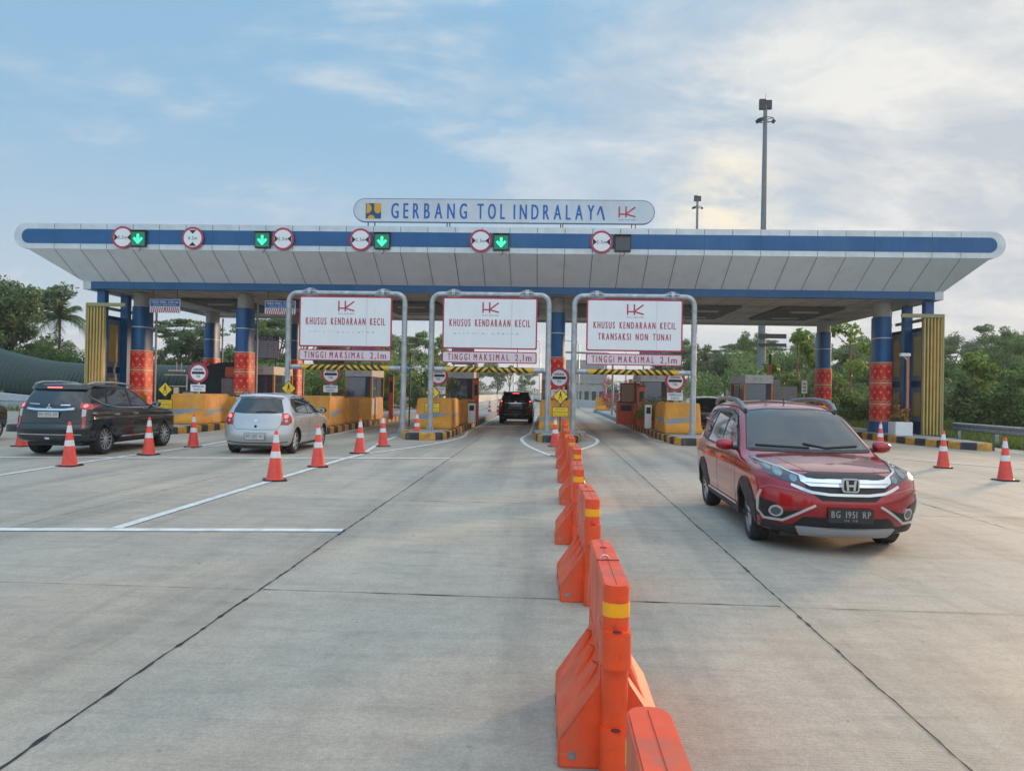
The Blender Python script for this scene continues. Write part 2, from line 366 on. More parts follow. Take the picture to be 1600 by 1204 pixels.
    bp = N(t, 'ShaderNodeBump'); bp.inputs['Strength'].default_value = .55; bp.inputs['Distance'].default_value = .006; L(t, hsum, bp.inputs['Height']); L(t, bp.outputs[0], b.inputs['Normal'])
    MT[name] = m; return m
PAVE = concrete('toll_plaza_concrete')
JOINT = mat('joint_sealant', (.028, .028, .028), .8, noise=.4, nscale=12)
PAINT = mat('road_paint', (.78, .76, .72), .6, noise=.22, nscale=5, dirt=(.34, .33, .31, .6), bump=.2)
SOIL = mat('grass_soil', (.085, .11, .04), .95, noise=.4, nscale=.4)

def grid_sheet(name, x0, x1, y0, y1, z, mt, nx=1, ny=1, kind='structure'):
    mb = MB(); vs = [(x0+(x1-x0)*i/nx, y0+(y1-y0)*j/ny, z) for j in range(ny+1) for i in range(nx+1)]
    mb.add(vs, [(j*(nx+1)+i, j*(nx+1)+i+1, (j+1)*(nx+1)+i+1, (j+1)*(nx+1)+i) for j in range(ny) for i in range(nx)], mt)
    o = mb.build(name, smooth=0); o['kind'] = kind; return o
grid_sheet('ground', -1500, 1500, -60, 2200, -.06, SOIL)
mb = MB()   # paved plaza narrowing into the road beyond the gate
pl = [(-40, -12), (15.6, -12), (15.6, 24), (14.2, 31), (13.2, 48), (10.5, 75), (8.5, 110), (6.5, 160), (-2, 300), (-14, 300), (-10, 160), (-14, 110), (-20, 75), (-24, 48), (-40, 36)]
mb.add([(x, y, 0) for x, y in pl], [tuple(range(len(pl)))], PAVE); o = mb.build('road', smooth=0); o['kind'] = 'structure'

# slab joints: irregular sealed cracks
rj = random.Random(3)
def joint(mb, a, b, w0=.012, wob=.012, step=.16, blot=.35, mt=JOINT, z=.004):
    a, b = Vector(a), Vector(b); Ln = (b-a).length; d = (b-a)/Ln; nn = Vector((-d.y, d.x)); k = int(Ln/step); vs = []
    off = 0; 
    for i in range(k+1):
        p = a+d*(Ln*i/k); off = off*.92+rj.uniform(-wob, wob)*.30; ww = w0*rj.uniform(.35, 1.35)
        if rj.random() < blot*.3: ww += rj.uniform(.5, 2.2)*w0
        c = p+nn*off; vs += [(c.x+nn.x*ww, c.y+nn.y*ww, z), (c.x-nn.x*ww, c.y-nn.y*ww, z)]
    mb.add(vs, [(2*i, 2*i+1, 2*i+3, 2*i+2) for i in range(k)], mt)
mb = MB()
joint(mb, (-2.24, -8), (-2.2, 27), .006, blot=.6, step=.055); joint(mb, (1.84, -8), (1.95, 40), .005, blot=.5, step=.06)
joint(mb, (-6.15, -8), (-5.55, 24), .0035, blot=.1); joint(mb, (5.9, -8), (5.6, 40), .005, blot=.25); joint(mb, (-10.3, -8), (-10.0, 24), .003); joint(mb, (9.7, -8), (9.6, 40), .003)
for i, y in enumerate([.97, 5.97, 11.0, 16.0, 21.0]):
    joint(mb, (-14, y+.02), (-2.25, y+.02), .003, wob=.006, blot=.1, z=.0045)
    joint(mb, (-2.2, y+.03), (1.82, y-.02), .0035, wob=.01, blot=.9, z=.0045)
    joint(mb, (1.86, y-.04), (14, y-.1 if i != 2 else y-.65), .0028, wob=.008, blot=.4, z=.0045)
o = mb.build('slab_joints', smooth=0); o['kind'] = 'structure'

# painted lines
def ribbon(mb, pts, wd, mt=PAINT, z=.008):
    pts = [Vector(p) for p in pts]; vs = []; K = len(pts)
    for i, p in enumerate(pts):
        d = (pts[min(i+1, K-1)]-pts[max(i-1, 0)]).normalized(); nn = Vector((-d.y, d.x))*wd/2
        vs += [(p.x+nn.x, p.y+nn.y, z), (p.x-nn.x, p.y-nn.y, z)]
    mb.add(vs, [(2*i, 2*i+1, 2*i+3, 2*i+2) for i in range(K-1)], mt)
IX = [.43+4.345*i for i in (-4, -3, -2, -1, 0, 1, 2, 3)]
mb = MB()
ribbon(mb, [(-12, 7.75), (-5.83, 8.1), (-2.25, 8.58)], .17)
ribbon(mb, [(-16, 15.2), (-11.4, 15.8), (-2.2, 17.95)], .20, z=.0086)
ribbon(mb, [(-4.72, 8.35), (-4.64, 12.84), (-4.52, 17.2), (-4.40, 18.6)], .13, z=.0092)
ribbon(mb, [(-9.3, 12.2), (-9.28, 16.82), (-9.1, 19.5)], .12, z=.0092)
def bay(cx, y0, y1, hw, z=.0098, bars=5, tip=None):
    tip = cx if tip is None else tip; n = 10; Lp = []; Rp = []
    for i in range(n+1):
        t = i/n; y = y0+(y1-y0)*t; s = math.sin(t*math.pi/2)**.9 if t < 1 else 1
        Lp.append((tip+(cx-hw-tip)*s, y)); Rp.append((tip+(cx+hw-tip)*s, y))
    Lp += [(cx-hw*.82, y1+3)]; Rp += [(cx+hw*.82, y1+3)]
    ribbon(mb, Lp, .12, z=z); ribbon(mb, Rp, .12, z=z)
    for k in range(bars):
        y = y0+(y1-y0)*(.30+.62*k/bars); t = (y-y0)/(y1-y0); s = math.sin(t*math.pi/2)**.9
        ribbon(mb, [(tip+(cx-hw-tip)*s, y), (tip+(cx+hw-tip)*s, y+.0)], .10, z=z+.0008)
bay(.50, 19.3, 26.5, 1.28, tip=.18); bay(-3.9, 18.6, 27, 1.1, tip=-4.4); bay(-8.3, 19.3, 27, 1.1, tip=-9.0); bay(-12.6, 19, 27, 1.1, tip=-13.3)
bay(4.85, 23.0, 28, 1.15, bars=2, tip=5.6)
for i in range(len(IX)):     # lane edge lines beside the islands
    for s in (-1, 1): ribbon(mb, [(IX[i]+s*.98, 28.6), (IX[i]+s*.98, 50)], .09, z=.0082)
ribbon(mb, [(6.3, 24.2), (12.0, 17.6), (15, 14.5)], .12, z=.0082); ribbon(mb, [(14.6, 30), (15.4, 22), (15.4, 2)], .12, z=.0094)
o = mb.build('road_markings', smooth=0); o['kind'] = 'structure'

# ================================================================== CANOPY
X0, X1, YF, YB, ZB, ZT = -19.95, 16.16, 27.9, 43.3, 6.60, 7.55
can = thing('toll_gate_canopy', 'long toll gate canopy roof with a blue band between silver edges and rounded ends', 'canopy', (-1.9, YF, 0))
can.location = (0, 0, 0)
ro = (ZT-ZB)/2
mb = MB(); mb.prism(rrect(X0, X1, ZB, ZT, ro-.001, 8), YF, YB, SILVER); mb.build('roof', can)
mb = MB(); mb.prism(rrect(X0+.30, X1-.30, 6.80, 7.335, .262, 8), YF-.012, YF, BLUE); mb.build('blue_band', can)
SEAM = mat('dark_seam', (.06, .07, .08), .6)
mb = MB(); nx = 34
for i in range(1, nx+1):
    x = X0+.55+(X1-X0-1.1)*i/(nx+1)
    mb.box(x-.009, x+.009, YF-.003, YF, 7.345, ZT-.02, SEAM); mb.box(x-.009, x+.009, YF-.003, YF, ZB+.02, 6.79, SEAM)
    if i % 2: mb.box(x-.006, x+.006, YF-.0145, YF-.012, 6.81, 7.325, mat('blue_seam', (.008, .05, .16), .5))
mb.build('panel_joints', can, smooth=0)
bx0, bx1, by0, by1, bz0, bz1 = -18.3, 14.88, 29.6, 41.6, 5.34, 5.62
mb = MB()
A = [(X0+.5, YF+.02, ZB), (X1-.5, YF+.02, ZB), (X1-.5, YB-.02, ZB), (X0+.5, YB-.02, ZB)]; Bq = [(bx0, by0, bz1), (bx1, by0, bz1), (bx1, by1, bz1), (bx0, by1, bz1)]
mb.add(A+Bq, [(0, 1, 5, 4), (1, 2, 6, 5), (2, 3, 7, 6), (3, 0, 4, 7), (3, 2, 1, 0)], SOFFIT); mb.build('sloping_soffit', can, smooth=0)
mb = MB()
for i in range(1, nx+1):     # sheets run straight back from the fascia; the outer ones stop at the hip line
    x = X0+.55+(X1-X0-1.1)*i/(nx+1); t = 1.
    if x < bx0: t = (x-(X0+.5))/(bx0-(X0+.5))
    if x > bx1: t = ((X1-.5)-x)/((X1-.5)-bx1)
    a = Vector((x, YF+.02, ZB-.012)); b = a.lerp(Vector((x, by0, bz1-.006)), t)
    d = Vector((.009, 0, 0)); mb.add([a-d, a+d, b+d, b-d], [(0, 1, 2, 3)], SEAM)
o = mb.build('soffit_joints', can, smooth=0)
for v in o.data.vertices: v.co.y -= .006
mb = MB()   # ring beam
mb.box(bx0+.32, bx1-.32, by0-.02, by0+.25, bz0, bz1, BLUE); mb.build('front_beam', can, smooth=0)
for xa in (bx0, bx1-.315): mb = MB(); mb.box(xa, xa+.315, by0-.015, by1, bz0-.02, bz1+.03, SILVER); mb.build('end_beam', can, smooth=0)
mb = MB(); mb.box(bx0+.32, bx1-.32, by1-.25, by1, bz0, bz1, SOFFIT2); mb.build('rear_beam', can, smooth=0)
mb = MB(); mb.box(bx0+.32, bx1-.32, by0+.251, by1-.251, bz0+.10, bz1-.02, SOFFIT2)
for x in np.arange(bx0+1.5, bx1-1, 1.09): mb.box(x-.008, x+.008, by0+.26, by1-.26, bz0+.094, bz0+.10, SEAM)
for y in np.arange(by0+1.6, by1-1, 2.4): mb.box(bx0+.4, bx1-.4, y-.008, y+.008, bz0+.092, bz0+.098, SEAM)
mb.build('ceiling', can, smooth=0)
mb = MB()   # raised service trays under the ceiling
for x in IX[:-1]:
    xx = x+2.17; mb.box(xx-1.35, xx+1.35, 33.2, 38.4, bz0-.02, bz0+.09, mat('ceiling_recess', (.16, .17, .17), .7, noise=.2))
mb.build('ceiling_tray', can, bevel=.02)
for x in IX[:-1]:
    for y in (34.3, 37.0):
        mb = MB(); mb.box(x+2.17-.6, x+2.17+.6, y-.12, y+.12, bz0-.09, bz0-.021, mat('lamp_housing', (.5, .52, .5), .5)); mb.build('ceiling_lamp', can, bevel=.01)
mb = MB(); mb.add([(-1.45, 31, 7.55), (.05, 31, 7.55), (.05, 33, 7.55), (-1.45, 33, 7.55), (-.7, 32, 8.12)], [(0, 1, 4), (1, 2, 4), (2, 3, 4), (3, 0, 4)], mat('roof_vent_grey', (.2, .24, .27), .5)); mb.build('roof_vent', can, smooth=0)

# ================================================================== COLUMNS
def songket():
    m = bpy.data.materials.new('red_gold_songket_wrap'); m.use_nodes = True; t = m.node_tree; b = t.nodes['Principled BSDF']
    uv = N(t, 'ShaderNodeUVMap').outputs[0]; s = N(t, 'ShaderNodeSeparateXYZ'); L(t, uv, s.inputs[0]); u, v = s.outputs[0], s.outputs[1]
    tri = lambda k, ph=0.: M_(t, 'MULTIPLY', M_(t, 'PINGPONG', M_(t, 'ADD', M_(t, 'MULTIPLY', u, k), ph), .5), 2.)
    def band(center, thick): return M_(t, 'LESS_THAN', M_(t, 'ABSOLUTE', M_(t, 'SUBTRACT', v, center)), thick)
    def OR(*a):
        r = a[0]
        for x in a[1:]: r = M_(t, 'MAXIMUM', r, x)
        return r
    z1 = band(M_(t, 'ADD', .10, M_(t, 'MULTIPLY', tri(12), .05)), .014)
    z2 = band(M_(t, 'SUBTRACT', .93, M_(t, 'MULTIPLY', tri(12), .05)), .013)
    fu = M_(t, 'SUBTRACT', M_(t, 'FRACT', M_(t, 'MULTIPLY', u, 9)), .5)
    def tris(v0, h, sgn):
        hh = M_(t, 'MULTIPLY', M_(t, 'SUBTRACT', v, v0), sgn/h)
        inside = M_(t, 'MULTIPLY', M_(t, 'GREATER_THAN', hh, 0.), M_(t, 'LESS_THAN', M_(t, 'ADD', hh, M_(t, 'MULTIPLY', M_(t, 'ABSOLUTE', fu), 4.)), 1.))
        hole = M_(t, 'LESS_THAN', M_(t, 'ADD', M_(t, 'MULTIPLY', hh, 1.7), M_(t, 'MULTIPLY', M_(t, 'ABSOLUTE', fu), 7.)), .9)
        return M_(t, 'MULTIPLY', inside, M_(t, 'SUBTRACT', 1., hole))
    t1 = tris(.20, .17, 1.); t2 = tris(.86, .12, -1.)
    fu2 = M_(t, 'SUBTRACT', M_(t, 'FRACT', M_(t, 'ADD', M_(t, 'MULTIPLY', u, 9), .5)), .5)
    dd = M_(t, 'SQRT', M_(t, 'ADD', M_(t, 'POWER', M_(t, 'MULTIPLY', fu2, 1.), 2.), M_(t, 'POWER', M_(t, 'MULTIPLY', M_(t, 'SUBTRACT', v, .56), 3.1), 2.)))
    ring = M_(t, 'MULTIPLY', M_(t, 'LESS_THAN', dd, .17), M_(t, 'GREATER_THAN', dd, .07))
    dots = M_(t, 'MULTIPLY', M_(t, 'LESS_THAN', M_(t, 'ABSOLUTE', fu), .05), band(.43, .015))
    edge = OR(M_(t, 'GREATER_THAN', v, .975), M_(t, 'LESS_THAN', v, .02))
    edl = M_(t, 'MULTIPLY', band(.055, .016), M_(t, 'GREATER_THAN', tri(30), .5))
    g = OR(z1, z2, t1, t2, ring, dots, edge, edl)
    nz = N(t, 'ShaderNodeTexNoise'); nz.inputs['Scale'].default_value = 3; nz.inputs['Detail'].default_value = 5
    red = mixc(t, nz.outputs[0], (.62, .008, .010), (.76, .028, .015)); gold = mixc(t, nz.outputs[0], (.60, .40, .20), (.74, .54, .32))
    L(t, mixc(t, M_(t, 'MULTIPLY', g, .85), red, gold), b.inputs['Base Color']); b.inputs['Roughness'].default_value = .5; MT['songket'] = m; return m
SONG = songket()
def stadium(hx, hy, n=40):
    out = []
    for k in range(n):
        a = 2*math.pi*k/n; c, s = math.cos(a), math.sin(a); e = 2/2.6
        out.append((hx*math.copysign(abs(c)**e, c), hy*math.copysign(abs(s)**e, s)))
    return out
def ring_wall(name, parent, hx, hy, z0, z1, mt, cap=True, rows=1, matuv=True):
    P = stadium(hx, hy); n = len(P); me = bpy.data.meshes.new(name)
    vs = [(x, y, z0+(z1-z0)*r/rows) for r in range(rows+1) for x, y in P]
    fs = [(r*n+k, r*n+(k+1) % n, (r+1)*n+(k+1) % n, (r+1)*n+k) for r in range(rows) for k in range(n)]
    if cap: fs += [tuple(range(n))[::-1], tuple(rows*n+k for k in range(n))]
    me.from_pydata(vs, [], fs); me.materials.append(mt)
    uvl = me.uv_layers.new(name='UVMap')
    for p in me.polygons:
        for li, vi in zip(p.loop_indices, p.vertices):
            k = vi % n; r = vi//n
            if len(p.vertices) == 4 and p.vertices[1] % n == 0 and k == 0: k = n
            uvl.data[li].uv = (k/n, r/rows)
    me.shade_smooth(); me.set_sharp_from_angle(angle=R(40))
    o = bpy.data.objects.new(name, me); COL.objects.link(o); o.parent = parent; return o
def column(x, y, label, ztop=5.42):
    c = thing('canopy_column', label, 'column', (x, y, .245), 0, 'columns carrying the toll canopy')
    ring_wall('foot_cover', c, .40, .60, 0, .42, BLUED)
    z = .42
    for k, h in enumerate((.68, .82, .80)):
        ring_wall('songket_wrap', c, .345+.006*(k % 2), .56, z, z+h, SONG); z += h+.02
        ring_wall('trim_ring', c, .352, .567, z-.02, z, mat('cream_trim', (.6, .55, .48), .5), cap=False)
    ring_wall('blue_shaft', c, .31, .53, z, 4.58, BLUED)
    mb = MB(); P = stadium(.318, .538); mb.prism(P, 3.72, 3.76, mat('white_trim', (.55, .57, .6), .4), 'xy'); mb.build('white_band', c)
    ring_wall('grey_capital', c, .27, .48, 4.58, ztop-.245, mat('grey_column_concrete', (.42, .43, .42), .7, noise=.12))
    mb = MB(); mb.tube([(.30, .56, 0), (.30, .56, 4.9)], .045, STEEL, 8); mb.build('drain_pipe', c)
    return c
column(-16.95, 31.6, 'front red and blue canopy column at the far left behind the black SUV')
column(-12.56, 31.6, 'front red and blue canopy column between the black SUV and the silver hatchback')
column(.43, 31.6, 'front canopy column behind the round toll sign on the central island')
column(13.47, 31.6, 'front canopy column at the far right beside the white planter')
column(-17.35, 39.3, 'rear canopy column behind the leftmost orange island wall')
column(-13.0, 39.3, 'rear canopy column partly hidden behind the left post of the left gantry')
column(.43, 39.3, 'rear canopy column hidden behind the central column')
column(13.9, 39.3, 'rear canopy column between the red car roof and the leafy slope')

# ================================================================== ISLANDS
isl_labels = ['far left toll island with its kerb behind the black SUV', 'toll island under the second front column left of the silver hatchback', 'toll island with black and yellow kerb beside the silver hatchback',
  'striped toll island left of the lane with the distant dark SUV', 'central toll island at the end of the orange barrier row', 'toll island with striped kerb left of the red car',
  'toll island mostly hidden behind the red car', 'far right toll island with a striped kerb and white planter']
def island(i, cx):
    t = thing('toll_island', isl_labels[i], 'traffic island', (cx, 24.2, 0), 0, 'raised toll lane islands')
    hw = .775; y1 = 27.0 if i != 5 else 40.0; Lp = []
    sh = 0
    nose = [(-hw, 2.3), (-hw*.96, 1.2), (-hw*.82, .35), (-hw*.6, 0)] if i != 7 else [(-hw-.3, 5.2), (-hw*.9, 3), (-hw*.2, 1.1), (hw*.5, .55)]
    nose2 = [(hw*.6, 0), (hw*.82, .35), (hw*.96, 1.2), (hw, 2.3)] if i != 7 else [(hw*.9, .7), (hw+.05, 1.3), (hw+.1, 2.6), (hw+.1, 3.3)]
    out = [(-hw, y1)]+nose+nose2+[(hw, y1)]
    if i == 7: out = [(-hw-.3, y1)]+nose+nose2+[(hw+.1, y1)]
    # resample perimeter into 0.5 m kerb stones
    pts = [Vector(p) for p in out]; segs = []; acc = []
    for a, b in zip(pts[:-1], pts[1:]):
        n = max(1, round((b-a).length/.1))
        acc += [a.lerp(b, k/n) for k in range(n)]
    acc.append(pts[-1]); mb = MB(); k = 0; n = len(acc); st = 5
    for j in range(0, n-1, st):
        e = min(j+st, n-1); mt = (KERBY if (j//st) % 2 else KERBK); yy = acc[j].y
        if yy > 15: mt = CONCW
        ring = []
        for q in range(j, e+1):
            p = acc[q]; d = (acc[min(q+1, n-1)]-acc[max(q-1, 0)]).normalized(); nn = Vector((-d.y, d.x))
            inn = p+nn*.16; ring.append((p, p+nn*.03, inn))
        vs = []
        for p, pb, inn in ring: vs += [(p.x, p.y, 0), (p.x, p.y, .2), (pb.x, pb.y, .235), (inn.x, inn.y, .24), (inn.x, inn.y, 0)]
        m_ = len(ring); fs = [(5*a+b, 5*(a+1)+b, 5*(a+1)+b+1, 5*a+b+1) for a in range(m_-1) for b in range(4)]
        fs += [(0, 1, 2, 3, 4), tuple(5*(m_-1)+b for b in (4, 3, 2, 1, 0))]
        mb.add(vs, fs, mt)
    mb.build('kerb', t, smooth=40)
    inn = []
    for q in range(0, n, 3):
        p = acc[q]; d = (acc[min(q+1, n-1)]-acc[max(q-1, 0)]).normalized(); nn = Vector((-d.y, d.x)); w_ = p+nn*.15; inn.append((w_.x, w_.y))
    mb = MB(); mb.prism(inn, .02, .236, CONCW, 'xy'); mb.build('deck', t, smooth=0)
for i, x in enumerate(IX): island(i, x)

# painted crash blocks
def crash_block(x, y, w, l, h, label, toe=.9, swoosh=True):
    t = thing('crash_block', label, 'concrete block', (x, y, .24), 0, 'orange painted crash blocks on the toll islands')
    hw = w/2; k = .93
    # side profile with sloping toe; body narrows upward
    prof = [(0, 0), (0, .18), (toe*.35, .30) if toe else (0, .25), (toe*.5, h), (l, h), (l, 0)]
    vs = []; 
    for s in (-1, 1):
        for (yy, z) in prof: vs.append((s*hw*(1-(1-k)*z/h), yy, z))
    n = len(prof); mb = MB()
    mb.add(vs, [tuple(range(n)), tuple(range(2*n-1, n-1, -1))]+[(j, n+j, n+(j+1) % n, (j+1) % n) for j in range(n)], ORANGE)
    mb.build('block', t, bevel=.04, seg=3)
    if swoosh:
        yy = toe*.5; 
        def fy(z): return (toe*.35+(toe*.15)*(z-.30)/(h-.30))-.004 if z > .3 else toe*.35*(z-.18)/.12-.004
        mb = MB(); Np = 14; vs = []
        for q in range(Np+1):
            a = q/Np; xx = (-hw+.09)+(2*hw-.16)*a; zc = .40+.14*a**.7; th = .13*(1-a)**.8+.008
            for z in (zc-th, zc+th*.55): z = max(z, .31); vs.append((xx, fy(z), z))
        mb.add(vs, [(2*q, 2*q+1, 2*q+3, 2*q+2) for q in range(Np)], SWOOSH); mb.build('painted_swoosh', t, smooth=0)
        mb = MB(); vs = []
        for q in range(Np+1):   # the same stripe carried along the lane side
            a = q/Np; y_ = toe*.55+(l-toe*.55-.1)*a; zc = .40+.12*a; th = .11*(1-a)+.006
            for z in (zc-th, zc+th): vs.append((hw*(1-(1-k)*z/h)+.004, y_, z))
        mb.add(vs, [(2*q, 2*q+1, 2*q+3, 2*q+2) for q in range(Np)], SWOOSH); mb.build('painted_swoosh', t, smooth=0)
        mb = MB(); mb.add([(-a, b, c) for a, b, c in vs], [(2*q, 2*q+1, 2*q+3, 2*q+2) for q in range(Np)], SWOOSH); mb.build('painted_swoosh', t, smooth=0)
    return t
bl = ['behind the black SUV', 'left of the silver hatchback under the pedestrian sign', 'just right of the silver hatchback roof', 'left of the lane with the distant dark SUV',
      'on the central island behind the orange barrier row', 'left of the red car beside the right gantry post', 'hidden behind the red car', '']
for i, x in enumerate(IX[:7]):
    yb = 26.6 if i > 1 else 26.2
    crash_block(x, yb, 1.3, 2.6, 1.06, 'tall orange block with blue swoosh, '+bl[i])
    crash_block(x+.05, yb+3.1, 1.15, 1.7, .95, 'plain orange rear block, '+bl[i], toe=0.3, swoosh=False)
# ================================================================== ROOF SIGN
rs = thing('roof_sign', 'long white rounded name board GERBANG TOL INDRALAYA on the canopy roof edge', 'sign', (0, 0, 0))
SY = 28.25
mb = MB(); mb.prism(rrect(-7.22, 3.84, 7.80, 8.63, .41, 9), SY, SY+.14, mat('board_white', (.54, .60, .66), .45, noise=.06, nscale=2, dirt=(.35, .37, .40, .4))); mb.build('board', rs)
mb = MB(); mb.prism(rrect(-7.25, 3.87, 7.77, 8.66, .44, 9), SY+.02, SY+.12, mat('board_edge', (.10, .16, .24), .5)); mb.build('board_edge', rs)
SGB = mat('board_letter_blue', (.004, .11, .42), .4)
mb = MB(); text(mb, 'GERBANG', -5.82, -3.02, 7.92, 8.48, SY, SGB, bold=.012, spacing=.25); mb.build('lettering', rs, smooth=0)
mb = MB(); text(mb, 'TOL', -2.62, -1.62, 7.92, 8.48, SY, SGB, bold=.012, spacing=.25); mb.build('lettering', rs, smooth=0); mb = MB()
text(mb, 'INDRALAY', -1.28, 1.66, 7.92, 8.46, SY, SGB, bold=.012, spacing=.25)
bar_xz(mb, (1.90, 8.42), (2.03, 7.92), .075, SY, SIGNB); bar_xz(mb, (1.78, 8.10), (1.89, 8.42), .06, SY, SIGNB, .0067)
mb.build('lettering', rs, smooth=0)
mb = MB(); hk_logo(mb, 2.86, 8.02, .40, SY); mb.build('emblem', rs, smooth=0)
mb = MB(); NB = mat('logo_navy', (.012, .06, .16), .45); GY = mat('logo_amber', (.62, .33, .02), .45)
lx, lz, s = -6.78, 7.90, .57
mb.box(lx, lx+s, SY-.006, SY, lz, lz+s, NB)
def disc(cx, cz, r, a0, a1, y, mt, n=14): 
    p = [(cx, cz)]+[(cx+r*math.cos(R(a0+(a1-a0)*k/n)), cz+r*math.sin(R(a0+(a1-a0)*k/n))) for k in range(n+1)]; mb.prism(p, y-.004, y, mt)
disc(lx+.03, lz+s*.66, s*.33, -90, 90, SY-.006, GY); disc(lx+s*.36, lz, s*.24, 0, 180, SY-.006, GY)
mb.prism([(lx+s*.56, lz+s), (lx+s, lz+s), (lx+s, lz+s*.55), (lx+s*.93, lz+s*.4), (lx+s*.78, lz+s*.33), (lx+s*.63, lz+s*.4), (lx+s*.56, lz+s*.55)], SY-.01, SY-.006, GY)
mb.build('ministry_logo', rs, smooth=0)
for x in (-6.7, -6.45, -3.75, -3.65, .45, .53, 3.05, 3.18):
    mb = MB(); mb.tube([(x, SY+.08, 7.53), (x, SY+.08, 7.84)], .022, DARKM, 6); mb.build('support_leg', rs)

# ================================================================== SIGNS ON THE FASCIA
def limit_sign(x, z, txt, vert, label):
    t = thing('limit_sign', label, 'road sign', (x, YF-.10, z), 0, 'round limit signs along the canopy edge')
    mb = MB(); mb.lathe([(0, .03), (.41, .03), (.41, 0), (.335, 0), (.335, .004)], SIGNR, 32, 'y'); mb.build('red_ring', t, smooth=30)
    mb = MB(); mb.lathe([(0, .002), (.338, .002)], SIGNW, 32, 'y'); mb.build('white_face', t)
    mb = MB()
    for s in (-1, 1):
        tri = [(s*.315, .13), (s*.315, -.13), (s*.17, 0)] if not vert else [(.14, s*.295), (-.14, s*.295), (0, s*.15)]
        mb.prism(tri, -.004, .001, INK)
    text(mb, txt, -.17, .17, -.06, .06, 0, INK, th=.005); mb.build('marking', t, smooth=0)
    mb = MB(); mb.box(-.03, .03, .03, .09, -.3, .3, DARKM); mb.build('bracket', t, smooth=0)
lim = [(-15.74, '3,5m', 0, 'leftmost of the round red ringed width signs on the blue canopy band'), (-13.10, '4,2m', 1, 'round red ringed sign marked 4,2m with triangles above and below'),
       (-9.72, '2,5m', 0, 'round 2,5m width sign just right of the second green arrow from the left'), (-6.85, '2,5m', 0, 'round 2,5m width sign below the left end of the roof name board'),
       (-2.45, '2,5m', 0, 'round 2,5m width sign below the words TOL on the canopy band'), (1.92, '2,5m', 0, 'round 2,5m width sign at the right beside the unlit lane signal')]
for x, tx, v, lb in lim: limit_sign(x, 7.03, tx, v, lb)
def lane_signal(x, z, lit, label):
    t = thing('lane_signal', label, 'traffic light', (x, YF-.13, z), 0, 'square lane signals along the canopy edge')
    mb = MB(); mb.box(-.29, .29, 0, .12, -.29, .29, DARKM); mb.build('housing', t, bevel=.015)
    mb = MB(); mb.box(-.25, .25, -.008, -.001, -.25, .25, LEDB if lit else mat('dead_signal_face', (.10, .105, .11), .5, noise=.5, nscale=60)); mb.build('face', t, smooth=0)
    if lit:
        mb = MB(); bar_xz(mb, (0, -.12), (0, .17), .09, -.009, LED); bar_xz(mb, (.155, .03), (-.02, -.165), .08, -.009, LED, .0068); bar_xz(mb, (-.155, .03), (.02, -.165), .08, -.009, LED, .0075); mb.build('green_arrow', t, smooth=0)
    mb = MB(); mb.prism([(-.3, .29), (.3, .29), (.3, .31), (-.3, .31)], -.10, .1, DARKM); mb.build('visor', t, smooth=0)
    mb = MB(); mb.tube([(.05, .05, -.28), (.07, .06, -.40), (-.02, .08, -.46)], .012, DARKM, 6); mb.build('cable', t)
for x, lit, lb in ((-15.14, 1, 'leftmost green down arrow lane signal on the canopy edge'), (-10.48, 1, 'green down arrow signal left of the third round limit sign'), (-6.05, 1, 'green down arrow signal under the left end of the roof name board'),
                   (-1.70, 1, 'rightmost lit green arrow signal, under the middle of the roof name board'), (2.68, 0, 'unlit grey lane signal at the right of the row')): lane_signal(x, 6.98, lit, lb)

